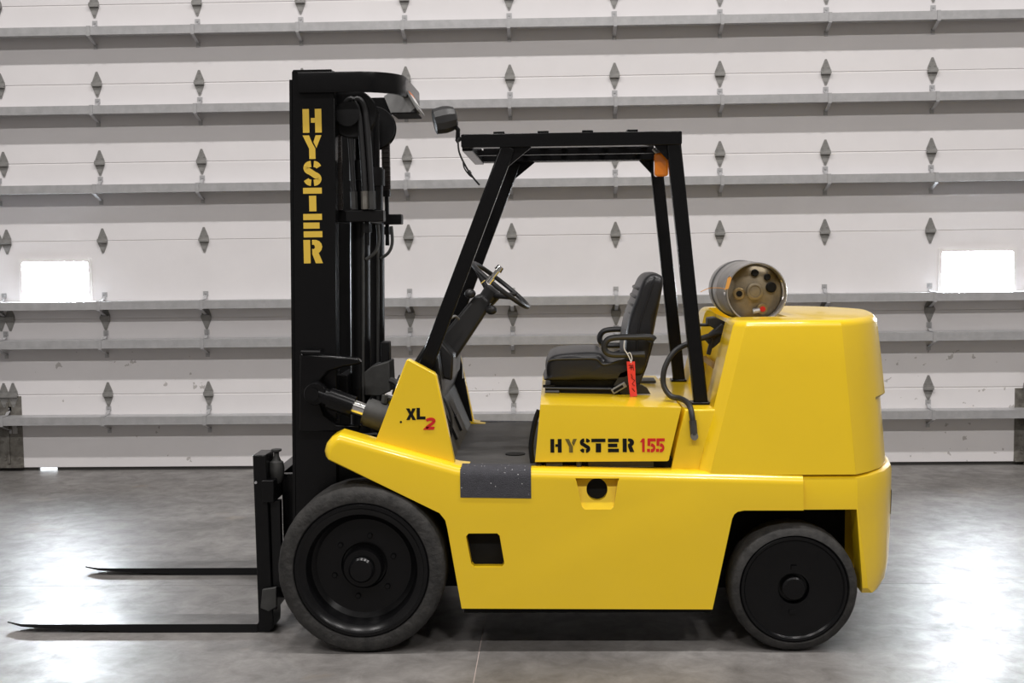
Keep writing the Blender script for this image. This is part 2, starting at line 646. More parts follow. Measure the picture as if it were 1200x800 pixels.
h0 = part('hinge', hinge_bm(), GALVD, door, ang=30)
hbase = ORG[h0].copy()
first = True
SPOTS = []
for r in range(0, 6):
    z = 0.608 + 0.608 * r + 0.001
    for c in range(0, 11):
        if c in (0, 10):
            sg = 1 if c == 0 else -1
            SPOTS.append((COLX[c] + 0.04 * sg, z))
            SPOTS.append((COLX[c] - 0.035 * sg, z))
        else:
            SPOTS.append((COLX[c], z))
for x, z in SPOTS:
    o = h0 if first else twin(h0, door, (0, 0, 0))
    first = False
    ORG[o] = hbase + Vector((x, 0, z))
    o.location = ORG[o] - ORG[door]


# clips that hold the struts: tab above, strap over the front, tab below
def clip_bm(zt):
    bm = new()
    w = 0.026
    yf = D - RAIL_P - 0.003
    def seg(a, b, t=0.003):
        beam(bm, (0, a[0], a[1]), (0, b[0], b[1]), t, w, (1, 0, 0))
    box(bm, -0.02, 0.02, D - 0.004, D, zt + 0.03, zt + 0.068)
    lathe(bm, [(0.007, -0.01), (0.007, -0.003)], (0, D, zt + 0.052), 'y', 8)
    seg((D - 0.004, zt + 0.035), (D - 0.05, zt + 0.006))
    seg((D - 0.05, zt + 0.005), (yf, zt + 0.003))
    seg((yf, zt + 0.004), (yf, zt - RH - 0.008))
    seg((yf, zt - RH - 0.006), (D - 0.006, zt - RH - 0.055))
    box(bm, -0.015, 0.015, D - 0.005, D, zt - RH - 0.085, zt - RH - 0.045)
    lathe(bm, [(0.008, -0.012), (0.008, -0.004)], (0, D, zt - RH - 0.07), 'y', 8)
    return bm


c0 = part('strut_clip', clip_bm(0.0), GALV, door, ang=30)
cbase = ORG[c0].copy()
first = True
for z in STRUTS:
    for x in COLX:
        o = c0 if first else twin(c0, door, (0, 0, 0))
        first = False
        ORG[o] = cbase + Vector((x, 0, z))
        o.location = ORG[o] - ORG[door]

# end caps of the bottom section
for sg, xa in ((1, DX0 + 0.005), (-1, DX1 - 0.235)):
    bm = new()
    box(bm, xa, xa + 0.205 + (0 if sg > 0 else 0.02), D - 0.004, D, 0.03, 0.60)
    box(bm, xa + 0.085, xa + 0.10, D - 0.016, D - 0.004, 0.06, 0.55)
    box(bm, xa, xa + 0.205, D - 0.03, D - 0.004, 0.028, 0.048)
    for _ in range(9):
        px, pz = xa + random.choice((0.04, 0.06, 0.14, 0.17)), random.uniform(0.08, 0.5)
        lathe(bm, [(0.009, -0.012), (0.009, -0.004)], (px, D, pz), 'y', 8)
    part('end_cap', bm, RUST, door, label='grimy steel end cap of the bottom door section')
    part('cap_patch', box(new(), xa + 0.125, xa + 0.165, D - 0.008, D - 0.004, 0.30, 0.42), WALLM, door)

# vertical tracks beside the door
for sg, x in ((-1, DX0 - 0.05), (1, 3.668)):
    bm = new()
    if sg > 0:
        box(bm, x, x + 0.02, D - 0.10, D - 0.006, 0.02, 0.72)
        box(bm, x, x + 0.12, D - 0.105, D - 0.085, 0.02, 0.72)
        box(bm, x - 0.03, x + 0.14, D - 0.14, D - 0.006, 0.0, 0.02)
    else:
        box(bm, x - 0.02, x + 0.02, D - 0.12, D + 0.03, 0.0, 5.0)
        box(bm, x - 0.02, x + 0.05, D - 0.12, D - 0.105, 0.0, 5.0)
    part('track_guard' if sg > 0 else 'track', bm, RUST if sg > 0 else GALV, door)

# light showing under the lower left corner comes from outside: apron slab in daylight
# ------------------------------------------------------------------ ceiling lamps (real fixtures above the frame)
lm = None
n = 0
for (ly, wgt) in LAMP_ROWS:
    for lx in LAMP_X:
        e = empty('high_bay_lamp', (lx, ly, LAMP_Z), cat='lamp', group='high bay ceiling lamps',
                  label='white high bay ceiling lamp, ' + ('%s of the row %s' % (('far left', 'middle left', 'middle right', 'far right')[LAMP_X.index(lx)], 'above the forklift' if ly > 0 else 'away from the door')))
        if lm is None:
            bm = new()
            loft(bm, [[(lx - .66, ly - .22, LAMP_Z), (lx + .66, ly - .22, LAMP_Z), (lx + .66, ly + .22, LAMP_Z), (lx - .66, ly + .22, LAMP_Z)],
                      [(lx - .64, ly - .14, LAMP_Z + .1), (lx + .64, ly - .14, LAMP_Z + .1), (lx + .64, ly + .14, LAMP_Z + .1), (lx - .64, ly + .14, LAMP_Z + .1)]])
            lm = part('housing', bm, LAMPW, e)
            lr = [part('hanger', tube(new(), [(lx + dx, ly, LAMP_Z + .1), (lx + dx, ly, ZC)], 0.008, 6), GALV, e) for dx in (-.5, .5)]
            lo = Vector((lx, ly, LAMP_Z))
        else:
            dl = Vector((lx, ly, LAMP_Z)) - lo
            twin(lm, e, dl)
            for q in lr:
                twin(q, e, dl)
        li = bpy.data.lights.new('lamp_light', 'AREA')
        li.shape = 'RECTANGLE'
        li.size, li.size_y = 1.2, 0.30
        li.energy = LAMP_W * wgt
        li.color = (1.0, 0.965, 0.94)
        lo_ = bpy.data.objects.new('lamp_light', li)
        COL.objects.link(lo_)
        lo_.parent = e
        lo_.location = (0, 0, -0.012)

# ------------------------------------------------------------------ FORKLIFT
YC = 5.90
def MY(y):
    return 2 * YC - y


FL = empty('forklift', (0.1, YC, 0), cat='forklift',
           label='yellow and black forklift truck with a tall mast and forks lowered to the concrete floor')

# --- drive and steer wheels
def ring_noise(bm, c, rmin, amt, seed):
    rnd = random.Random(seed)
    for v in bm.verts:
        d = Vector((v.co.x - c[0], 0, v.co.z - c[2]))
        if d.length > rmin:
            v.co += d.normalized() * rnd.uniform(-amt, amt)


def wheel(name, cx, r, rim, y0, w, kind, near=True):
    """y0 = outer face; goes inwards by w (sign by side)."""
    s = 1 if near else -1
    e = empty(name, (cx, y0 + s * w / 2, 0), FL)
    c = (cx, y0, r)
    bm = lathe(new(), [(rim, s * 0.012), (rim + 0.004, s * 0.004), (r - 0.04, s * 0.0), (r - 0.016, s * 0.008), (r - 0.004, s * 0.026), (r, s * 0.06), (r, s * (w - 0.06)),
                       (r - 0.004, s * (w - 0.026)), (r - 0.02, s * (w - 0.004)), (rim, s * w)], c, 'y', 96, closed=True)
    ring_noise(bm, c, r - 0.03, 0.0012, int(cx * 100) + int(y0 * 10))
    part('tire', bm, RUBBER, e, ang=40)
    if kind == 'drive':
        prof = [(rim, s * (w - 0.01)), (rim, s * 0.010), (rim - 0.006, s * 0.004), (rim - 0.020, s * 0.004), (rim - 0.028, s * 0.012), (0.240, s * 0.022), (0.225, s * 0.075), (0.205, s * 0.092),
                (0.10, s * 0.098), (0.095, s * 0.11), (0.0, s * 0.11)]
        part('rim', lathe(new(), prof[:-1], c, 'y', 64), BLACK, e, ang=30)
        part('hub', lathe(new(), [(0.088, s * 0.11), (0.088, s * 0.055), (0.080, s * 0.045), (0.056, s * 0.043), (0.054, s * 0.012), (0.046, s * 0.002), (0.012, s * 0.0)], c, 'y', 40), BLACK, e, ang=30)
        for k in range(6):
            a = math.radians(60 * k + 18)
            part('wheel_nut', lathe(new(), [(0.013, s * 0.10), (0.013, s * 0.089), (0.010, s * 0.086)], (cx + 0.135 * math.cos(a), y0, r + 0.135 * math.sin(a)), 'y', 6), BLACK, e)
    else:
        prof = [(rim, s * (w - 0.01)), (rim, s * 0.008), (rim - 0.006, s * 0.003), (rim - 0.016, s * 0.005), (rim - 0.022, s * 0.014), (0.075, s * 0.016), (0.066, s * 0.020), (0.060, s * 0.045)]
        part('rim', lathe(new(), prof, c, 'y', 64), BLACK, e, ang=30)
        bm = lathe(new(), [(0.050, s * 0.05), (0.050, s * 0.012), (0.044, s * 0.006), (0.012, s * 0.005)], c, 'y', 32)
        part('hub', bm, BLACK, e, ang=30)
        part('lug', box(new(), cx - 0.012, cx + 0.012, y0 + s * 0.008, y0 + s * 0.02, r + 0.082, r + 0.10), BLACK, e)
        part('lug', box(new(), cx - 0.02, cx + 0.004, y0 + s * 0.008, y0 + s * 0.02, r - 0.105, r - 0.088), BLACK, e)
    return e


FWX, FWR, RWX, RWR = -0.832, 0.362, 1.003, 0.272
wheel('drive_wheel', FWX, FWR, 0.290, 5.150, 0.30, 'drive')
wheel('drive_wheel', FWX, FWR, 0.290, MY(5.150), 0.30, 'drive', False)
wheel('steer_wheel', RWX, RWR, 0.228, 5.165, 0.20, 'steer')
wheel('steer_wheel', RWX, RWR, 0.228, MY(5.165), 0.20, 'steer', False)

# --- chassis: dark frame under and between the panels
bm = new()
box(bm, -0.40, 0.66, 5.22, MY(5.22), 0.16, 0.74)
box(bm, -0.98, -0.40, 5.50, MY(5.50), 0.20, 0.80)
box(bm, 0.66, 1.28, 5.46, MY(5.46), 0.20, 0.62)
part('chassis', bm, DARK, FL, smooth=False)
bm = new()
tube(bm, [(FWX, 5.26, FWR), (FWX, MY(5.26), FWR)], 0.085, 16)
part('drive_axle', bm, DARK, FL)
bm = new()
tube(bm, [(RWX, 5.24, RWR), (RWX, MY(5.24), RWR)], 0.06, 16)
box(bm, RWX - 0.08, RWX + 0.08, 5.42, MY(5.42), RWR - 0.09, RWR + 0.10)
part('steer_axle', bm, DARK, FL)

# --- side bodies (near and far), with fender, wheel arches, holes
SIDE = [(-0.966, 0.832), (-0.980, 0.848), (-0.985, 0.872), (-0.975, 0.905), (-0.950, 0.934), (-0.916, 0.950), (-0.416, 0.806), (-0.36, 0.800), (0.606, 0.772), (1.040, 0.758),
        (1.040, 0.610), (0.792, 0.611), (0.765, 0.606), (0.750, 0.595), (0.741, 0.575), (0.659, 0.187), (-0.406, 0.193), (-0.462, 0.540), (-0.470, 0.575), (-0.494, 0.606)]


def side_body(near):
    """Outline swept across y; the outer top edge is rolled over with a 42 mm radius."""
    y0 = 5.170 if near else MY(5.170)
    s = 1 if near else -1
    n = len(SIDE)
    area = sum(SIDE[i][0] * SIDE[(i + 1) % n][1] - SIDE[(i + 1) % n][0] * SIDE[i][1] for i in range(n))
    sg = 1 if area > 0 else -1
    inward = []
    for i in range(n):
        w = 0.0
        if i <= 9:
            w = (0.25, 0.6, 0.9)[i] if i < 3 else 1.0
        p, c, q = Vector(SIDE[i - 1]), Vector(SIDE[i]), Vector(SIDE[(i + 1) % n])
        e1_ = (c - p).normalized()
        e2_ = (q - c).normalized() if i < 9 else e1_
        t = (e1_ + e2_).normalized()
        inward.append(Vector((-t.y, t.x)) * sg * w)
    R_ = 0.042
    secs = []
    for k in range(8):
        a = math.radians(90 * k / 7)
        dy, d = R_ * (1 - math.cos(a)), R_ * (1 - math.sin(a))
        secs.append([(SIDE[i][0] + inward[i].x * d, y0 + s * dy, SIDE[i][1] + inward[i].y * d) for i in range(n)])
    secs.append([(x, y0 + s * 0.145, z) for x, z in SIDE])
    bm = loft(new(), secs)
    if near:
        c1 = prism(new(), [(-0.383, 0.505), (-0.372, 0.518), (-0.250, 0.518), (-0.240, 0.508), (-0.221, 0.388), (-0.232, 0.373), (-0.350, 0.373), (-0.362, 0.385)], y0 - 0.1, y0 + 0.2)
        # sloping recess: deepest at the top
        lo = [(0.083, 0.752), (0.268, 0.750), (0.262, 0.735), (0.245, 0.632), (0.233, 0.619), (0.121, 0.619), (0.109, 0.632), (0.089, 0.735)]
        c2 = loft(new(), [[(x, y0 - 0.05, z) for x, z in lo], [(x, y0 + 0.002 + 0.40 * (z - 0.619), z) for x, z in lo]])
        c3 = prism(new(), circ(0.175, 0.698, 0.0445), y0 - 0.1, y0 + 0.2)
        bm = cut(bm, [c1, c2, c3])
    return part('side_panel', bm, YELLOW, FL, ang=28)


near_side = side_body(True)
side_body(False)
# lining behind the holes
part('hole_lining', box(new(), -0.40, 0.24, 5.317, 5.33, 0.30, 0.79), DARK, near_side)
# --- grit step pads on both shoulders
def step_pad(near):
    s = 1 if near else -1
    yb = 5.170 if near else MY(5.170)
    prof = [(-0.0025, 0.672)] + [(-0.0025, 0.72)]
    for k in range(7):
        a = math.radians(15 * k)
        prof.append((0.042 - 0.0445 * math.cos(a), 0.7575 + 0.0455 * math.sin(a)))
    prof.append((0.085, 0.803))
    bm = new()
    secs = []
    for x in (-0.404, -0.104):
        dz = 0.0015 - (x + 0.412) * 0.018
        out = [(x, yb + s * a, b + dz) for a, b in prof]
        inn = [(x, yb + s * (a + 0.0022), b + dz - (0.0022 if i > 3 else 0)) for i, (a, b) in enumerate(prof)]
        secs.append(out + inn[::-1])
    loft(bm, secs)
    part('step_pad', bm, GRIT, FL, ang=40)


step_pad(True)
step_pad(False)

# --- operator floor
part('floor_plate', box(new(), -0.56, -0.06, 5.255, MY(5.255), 0.770, 0.801), MATTING, FL, bevel=0.004)
bm = lathe(new(), [(0.045, -0.001), (0.045, 0.004), (0.02, 0.006)], (-0.18, 5.50, 0.801), 'z', 24)
part('floor_plug', bm, INK, FL)
# inclined toe plate
part('toe_plate', prism(new(), [(-0.50, 0.795), (-0.445, 0.80), (-0.53, 1.02), (-0.56, 1.02)], 5.30, MY(5.30)), MATTING, FL)

# --- cowls with XL2 print
COWL = [(-0.771, 0.905), (-0.632, 1.252), (-0.622, 1.258), (-0.513, 1.197), (-0.504, 1.185), (-0.424, 0.775)]
cowl_n = part('cowl', prism(new(), COWL, 5.232, 5.285), YELLOW, FL, bevel=0.008, seg=3)
cowl_f = part('cowl', prism(new(), COWL, MY(5.285), MY(5.232)), YELLOW, FL, bevel=0.008, seg=3)
INNER = [(-0.74, 0.80), (-0.622, 1.245), (-0.500, 1.180), (-0.436, 0.80)]
part('inner_panel', prism(new(), INNER, 5.288, 5.31), BLACKM, cowl_n)
part('inner_panel', prism(new(), INNER, MY(5.31), MY(5.288)), BLACKM, cowl_f)
part('cowl_bolt', lathe(new(), [(0.005, -0.001), (0.005, 0.002)], (-0.659, 5.232, 0.988), 'y', 10), INK, cowl_n)

# --- dash: black panel between the cowls, instrument shroud, pedals
dash = part('dash_panel', prism(new(), [(-0.70, 0.80), (-0.64, 1.20), (-0.575, 1.30), (-0.52, 1.27), (-0.50, 1.10), (-0.54, 0.98), (-0.56, 0.80)], 5.45, MY(5.31)), BLACKM, FL, bevel=0.01)
part('shroud', prism(new(), [(-0.60, 1.16), (-0.575, 1.31), (-0.545, 1.338), (-0.46, 1.24), (-0.47, 1.12)], 5.62, 6.10), PLASTIC, dash, bevel=0.012)
bm = new()
tube(bm, spline([(-0.555, 5.66, 1.33), (-0.51, 5.64, 1.375), (-0.46, 5.66, 1.415), (-0.44, 5.70, 1.40)], 6), 0.006, 8)
part('bracket', bm, GREYPL, dash)
bm = new()
tube(bm, spline([(-0.54, 5.52, 1.10), (-0.49, 5.50, 1.04), (-0.465, 5.50, 0.95), (-0.48, 5.52, 0.84)], 6), 0.006, 8)
tube(bm, spline([(-0.56, 5.56, 1.12), (-0.53, 5.55, 1.05), (-0.52, 5.55, 0.96), (-0.54, 5.56, 0.86)], 6), 0.006, 8)
part('cable', bm, HOSE, dash)
for y in (5.70, 5.98):
    bm = new()
    beam(bm, (-0.52, y, 0.98), (-0.47, y, 0.87), 0.012, 0.02)
    beam(bm, (-0.485, y, 0.915), (-0.455, y, 0.845), 0.012, 0.08)
    part('pedal', bm, BLACKM, dash)
part('gauge_label', box(new(), -0.445, -0.4425, 5.93, 5.96, 1.10, 1.20), STRING, dash)

# --- steering column, wheel, levers
col = part('steering_column', prism(new(), [(-0.575, 1.20), (-0.545, 1.30), (-0.37, 1.505), (-0.335, 1.512), (-0.298, 1.478), (-0.300, 1.448), (-0.475, 1.19)], 5.77, 5.91), PLASTIC, FL, bevel=0.014, seg=3)
nrm = Vector((0.63, 0, 0.777)).normalized()
tan = Vector((0.777, 0, -0.63)).normalized()
hub = Vector((-0.306, 5.84, 1.497))
ctr = Vector((-0.252, 5.84, 1.551))
Yv = Vector((0, 1, 0))
SWR = 0.165
# the wheel's plane leans a little towards the near side
nrm2 = (nrm + Vector((0, -0.045, 0))).normalized()
e1 = (tan - nrm2 * tan.dot(nrm2)).normalized()
e2 = nrm2.cross(e1)
sw = empty('steering_wheel', hub, FL)
part('rim', tube(new(), [ctr + SWR * (math.cos(2 * math.pi * k / 48) * e1 + math.sin(2 * math.pi * k / 48) * e2) for k in range(48)], 0.0112, 10, closed=True), PLASTIC, sw)
bm = new()
tube(bm, [hub - nrm2 * 0.04, hub + nrm2 * 0.035], 0.040, 20, r1=0.046)
tube(bm, [hub + nrm2 * 0.035, hub + nrm2 * 0.046], 0.046, 20, r1=0.03)
part('hub', bm, PLASTIC, sw)
for a in (178, 58, -62):
    q = ctr + SWR * (math.cos(math.radians(a)) * e1 + math.sin(math.radians(a)) * e2)
    part('spoke', tube(new(), [hub + nrm2 * 0.01, hub.lerp(q, 0.55) + nrm2 * 0.004, q], 0.014, 10, r1=0.010), PLASTIC, sw)
q = ctr + SWR * (math.cos(math.radians(-107)) * e1 + math.sin(math.radians(-107)) * e2)
bm = new()
tube(bm, [q - nrm2 * 0.012, q + nrm2 * 0.018], 0.018, 14)
tube(bm, [q + nrm2 * 0.018, q + nrm2 * 0.062], 0.0105, 14)
tube(bm, [q + nrm2 * 0.060, q + nrm2 * 0.072, q + nrm2 * 0.083], 0.020, 16, r1=0.016)
tube(bm, [q - nrm2 * 0.012 - e1 * 0.02, q - nrm2 * 0.035 - e1 * 0.025], 0.003, 6)
part('spinner_knob', bm, CHROME, sw, label='chrome spinner knob')
for dx, dz, yy in ((-0.39, 1.515, 5.75), (-0.292, 1.438, 5.75)):
    bm = new()
    bmesh.ops.create_uvsphere(bm, u_segments=14, v_segments=8, radius=0.022, matrix=Matrix.Translation((dx, yy, dz)) @ Matrix.Scale(1.25, 4, (1, 0, 0)))
    part('lever_knob', bm, PLASTIC, col)

# --- engine hood (seat box) with print
HOOD = [(-0.088, 0.811), (-0.086, 0.825), (-0.062, 1.058), (0.536, 1.040), (0.482, 0.815), (0.476, 0.811)]
bm = prism(new(), HOOD, 5.238, MY(5.238))
bevel_where(bm, lambda m, e: m.z > 0.9 and (e.calc_face_angle(0) > 0.5), 0.028, 5)
hood = part('hood', bm, YELLOW, FL, bevel=0.004)
bm = new()
box(bm, -0.075, 0.50, 5.28, MY(5.28), 0.74, 0.815)
part('engine_bay', bm, DARK, FL, smooth=False)
bm = new()
tube(bm, [(-0.04, 5.262, 0.797), (0.03, 5.262, 0.797)], 0.012, 8)
tube(bm, [(0.10, 5.26, 0.782), (0.10, 5.26, 0.81)], 0.012, 8)
box(bm, 0.14, 0.42, 5.262, 5.275, 0.782, 0.807)
part('engine_fitting', bm, BLKPLATE, FL)
# black trim along the front edge of the hood
part('hood_trim', tube(new(), spline([(-0.098, 5.270, 0.80), (-0.104, 5.270, 0.88), (-0.086, 5.270, 0.98), (-0.068, 5.270, 1.03)], 6), 0.011, 8), BLACKM, FL)

# --- rear deck behind the hood
DECK = [(0.490, 0.755), (0.547, 1.012), (0.552, 1.031), (0.70, 1.031), (0.70, 0.755)]
bm = prism(new(), DECK, 5.250, MY(5.250))
bevel_where(bm, lambda m, e: m.z > 1.02 and abs(e.verts[0].co.y - e.verts[1].co.y) < 1e-4, 0.02, 4)
deck = part('rear_deck', bm, YELLOW, FL)
part('deck_pad', box(new(), 0.36, 0.505, 6.16, 6.32, 1.045, 1.056), BLKPLATE, FL)
part('warning_plate', box(new(), -0.036, 0.012, 5.258, 5.285, 1.0475, 1.0485), WHITEP, hood)

# --- counterweight
def plan(fx, yn, cx, rx, inset=0.0, bump=0.0):
    d = rx - cx
    h = [(fx + inset, 5.58), (fx, 5.53), (fx, yn + 0.05), (fx + 0.045, yn), (cx, yn), (cx + 0.28 * d, yn + 0.065), (cx + 0.58 * d, yn + 0.165), (cx + 0.82 * d + bump, yn + 0.31), (cx + 0.955 * d + bump, yn + 0.50), (rx + bump, 5.86)]
    return h + [(x, MY(y)) for x, y in h[::-1]]


def lerp(a, b, t):
    return a + (b - a) * t


secs = []
for z, bp_ in ((0.757, 0.0), (1.050, -0.006), (1.062, 0.016), (1.22, 0.010), (1.405, 0.0)):
    t = (z - 0.757) / (1.405 - 0.757)
    P = plan(lerp(0.606, 0.766, t), lerp(5.190, 5.235, t), lerp(1.262, 1.205, t), lerp(1.512, 1.482, t), lerp(0.09, 0.05, t), bp_)
    # the top edge rises slightly towards the centre line
    secs.append([(x, y, z + (0.012 * (1 - abs(y - YC) / 0.7) if z > 1.4 else 0)) for x, y in P])
bm = loft(new(), secs)
bevel_where(bm, lambda m, e: m.z > 1.39 and e.calc_face_angle(0) > 0.6 and len(e.link_faces) == 2, 0.030, 5)
saddle = lathe(new(), [(0.162, 5.46), (0.162, 6.36)], (0.905, 0, 1.515), 'y', 48)
bm = cut(bm, [saddle])
cw = part('counterweight', bm, YELLOW, FL, ang=26, bevel=0.006)

def tail_plan(cx, rx, yn, fx=1.043):
    d = rx - cx
    h = [(fx, 5.60), (fx, yn), (cx, yn), (cx + 0.28 * d, yn + 0.065), (cx + 0.58 * d, yn + 0.165), (cx + 0.82 * d, yn + 0.31), (cx + 0.955 * d, yn + 0.50), (rx, 5.86)]
    return h + [(x, MY(y)) for x, y in h[::-1]]


secs = []
for z, cx, rx, yn in ((0.245, 1.340, 1.475, 5.215), (0.270, 1.318, 1.510, 5.195), (0.33, 1.310, 1.522, 5.190), (0.45, 1.292, 1.532, 5.190), (0.607, 1.270, 1.541, 5.190), (0.725, 1.268, 1.543, 5.190), (0.742, 1.265, 1.540, 5.194), (0.752, 1.257, 1.528, 5.206)):
    secs.append([(x, y, z) for x, y in tail_plan(cx, rx, yn)])
arch1 = prism(new(), [(0.95, 0.609), (1.266, 0.609), (1.300, 0.20), (0.95, 0.20)], 5.0, 6.8)
arch2 = prism(new(), [(0.95, 0.609), (1.34, 0.609), (1.355, 0.20), (0.95, 0.20)], 5.315, MY(5.315))
tail = part('counterweight_skirt', cut(loft(new(), secs), [arch1, arch2]), YELLOW, FL, ang=26)
cwl = tail
part('tow_bracket', box(new(), 1.10, 1.36, 5.49, MY(5.49), 0.28, 0.60), YELLOW, tail)

# front wall smudge bar between the horns
part('wall_rib', prism(new(), [(0.742, 1.150), (0.752, 1.150), (0.760, 1.176), (0.744, 1.176)], 5.60, MY(5.60)), mat('brown_rub_strip', (0.35, 0.20, 0.03), 0.6), FL)

# ------------------------------------------------------------------ overhead guard
YN, YF = 5.43, MY(5.43)
guard = empty('overhead_guard', (0.05, YC, 1.03), FL)
for y in (YN, YF):
    part('side_beam', prism(new(), rrect(-0.396, 0.558, 2.160, 2.218, 0.006, 2), y - 0.03, y + 0.03), BLACK, guard, bevel=0.003)
    part('front_leg', beam(new(), (-0.192, y, 2.165), (-0.585, y, 1.165), 0.063, 0.05), BLACK, guard, bevel=0.006)
    part('rear_leg', beam(new(), (0.524, y, 2.165), (0.640, y, 1.032), 0.062, 0.05), BLACK, guard, bevel=0.006)
    part('foot_plate', box(new(), 0.596, 0.690, y - 0.045, y + 0.045, 1.031, 1.043), BLACK, guard, bevel=0.003)
    part('gusset', prism(new(), [(-0.19, 2.165), (-0.085, 2.165), (-0.185, 2.085), (-0.225, 2.05)], y + 0.010 if y > YC else y - 0.0, y + 0.022 if y > YC else y + 0.012), BLACK, guard)
    part('gusset', prism(new(), [(0.525, 2.165), (0.435, 2.165), (0.50, 2.095), (0.535, 2.08)], y - 0.006, y + 0.006), BLACK, guard)
part('front_beam', box(new(), -0.396, -0.350, YN + 0.03, YF - 0.03, 2.150, 2.216), BLACK, guard, bevel=0.003)
part('rear_beam', box(new(), 0.510, 0.556, YN + 0.03, YF - 0.03, 2.162, 2.216), BLACK, guard, bevel=0.003)
for x in (-0.232, -0.040, 0.153, 0.346):
    part('roof_bar', box(new(), x - 0.024, x + 0.024, YN - 0.012, YF + 0.012, 2.2175, 2.229), BLACK, guard, bevel=0.002)
for x in (-0.136, 0.056, 0.250, 0.43):
    part('roof_bar', box(new(), x - 0.016, x + 0.016, YN + 0.03, YF - 0.03, 2.185, 2.214), BLACK, guard, bevel=0.002)
for y, zt_ in ((YN + 0.05, 2.186), (YC, 2.186), (YF - 0.05, 2.230)):
    part('roof_rail', box(new(), -0.35, 0.51, y - 0.012, y + 0.012, 2.162, zt_), BLACK, guard)

# amber turn lamp under the rear corner
lampa = empty('turn_lamp', (0.475, 5.50, 2.08), FL)
part('lens', prism(new(), rrect(0.446, 0.506, 2.030, 2.132, 0.012), 5.475, 5.535), AMBER, lampa, bevel=0.008, seg=3)
bm = new()
tube(bm, spline([(0.44, 5.48, 2.15), (0.455, 5.48, 2.135), (0.475, 5.50, 2.145), (0.50, 5.50, 2.15)], 6), 0.007, 8)
box(bm, 0.455, 0.50, 5.485, 5.525, 2.13, 2.165)
part('lamp_bracket', bm, GREYPL, lampa)

# work lamp on the front corner
wl = empty('work_lamp', (-0.47, 5.44, 2.27), FL)
ax = Vector((-0.965, -0.18, -0.20)).normalized()
c = Vector((-0.468, 5.43, 2.284))
bm = new()
rows = []
sd = ax.cross(Vector((0, 0, 1))).normalized()
uu = sd.cross(ax)
for d, r in ((0.048, 0.047), (0.045, 0.055), (0.025, 0.058), (0.0, 0.060), (-0.025, 0.056), (-0.045, 0.048), (-0.052, 0.036), (-0.054, 0.012)):
    rows.append([c + ax * d + r * (math.cos(math.radians(15 + 30 * k)) * sd + math.sin(math.radians(15 + 30 * k)) * uu) for k in range(12)])
loft(bm, rows)
part('lamp_housing', bm, PLASTIC, wl, ang=25)
bm = new()
tube(bm, [c + Vector((0.035, 0, -0.015)), c + Vector((0.058, 0, -0.045)), c + Vector((0.055, 0.01, -0.085))], 0.010, 8)
tube(bm, [c + Vector((0.055, 0.01, -0.08)), (-0.405, 5.44, 2.19)], 0.014, 8)
part('lamp_stem', bm, BLACKM, wl)
bm = new()
tube(bm, spline([(-0.412, 5.43, 2.20), (-0.405, 5.42, 2.14), (-0.375, 5.42, 2.075), (-0.345, 5.42, 2.03), (-0.32, 5.43, 2.0)], 6), 0.004, 6)
tube(bm, spline([(-0.39, 5.42, 2.105), (-0.385, 5.42, 2.075), (-0.365, 5.42, 2.045), (-0.345, 5.42, 2.03)], 6), 0.003, 6)
tube(bm, [(-0.366, 5.42, 2.062), (-0.358, 5.42, 2.048)], 0.008, 6)
part('lamp_wire', bm, HOSE, wl)

# ------------------------------------------------------------------ seat
seat = empty('seat', (0.2, YC, 1.04), FL)
CUSH = [(-0.022, 1.112), (-0.036, 1.135), (-0.036, 1.185), (-0.018, 1.222), (0.03, 1.238), (0.13, 1.244), (0.205, 1.240), (0.245, 1.205), (0.30, 1.200), (0.36, 1.215), (0.37, 1.15), (0.32, 1.112)]


def cushion(profile, ya, yb, rr, bulge):
    """profile in xz swept over y, edges drawn in near both ends."""
    cx = sum(p[0] for p in profile) / len(profile)
    cz = sum(p[1] for p in profile) / len(profile)
    secs = []
    N = 5
    ys = [ya + rr * (1 - math.cos(math.radians(90 * k / N))) for k in range(N + 1)]
    ins = [rr * (1 - math.sin(math.radians(90 * k / N))) for k in range(N + 1)]
    full = list(zip(ys, ins)) + [(YC, -bulge)] + [(ya + yb - y, i) for y, i in zip(ys[::-1], ins[::-1])]
    for y, i in full:
        row = []
        for (x, z) in profile:
            d = Vector((x - cx, z - cz))
            L = d.length
            d = d * max(0.2, (L - i) / L)
            row.append((cx + d.x, y, cz + d.y))
        secs.append(row)
    return loft(new(), secs)


cu = part('cushion', cushion([tuple(p) [:2] for p in [(q.x, q.y) for q in spline([(a, b, 0) for a, b in CUSH], 4, closed=True)]], 5.655, MY(5.655), 0.035, 0.006), VINYL, seat, ang=50)
part('piping', tube(new(), spline([(-0.030, 5.655, 1.205), (0.0, 5.653, 1.214), (0.10, 5.652, 1.216), (0.19, 5.652, 1.214), (0.225, 5.652, 1.188), (0.30, 5.655, 1.205)], 6), 0.005, 6), VINYL, cu)
BACK = [(0.335, 1.15), (0.322, 1.26), (0.338, 1.375), (0.372, 1.475), (0.402, 1.555), (0.425, 1.588), (0.455, 1.600), (0.490, 1.592), (0.502, 1.570), (0.492, 1.50), (0.470, 1.39), (0.448, 1.28), (0.425, 1.19), (0.395, 1.13)]
bk = part('backrest', cushion([(q.x, q.y) for q in spline([(a, b, 0) for a, b in BACK], 4, closed=True)], 5.670, MY(5.670), 0.040, 0.004), VINYL, seat, ang=50)
PADS = [(0.350, 1.26), (0.358, 1.375), (0.392, 1.47), (0.424, 1.552), (0.436, 1.572)]
part('piping', tube(new(), spline([(0.385, 5.672, 1.20), (0.378, 5.668, 1.28), (0.392, 5.668, 1.375), (0.425, 5.668, 1.475), (0.450, 5.668, 1.55), (0.462, 5.675, 1.585)], 6), 0.005, 6), VINYL, bk)
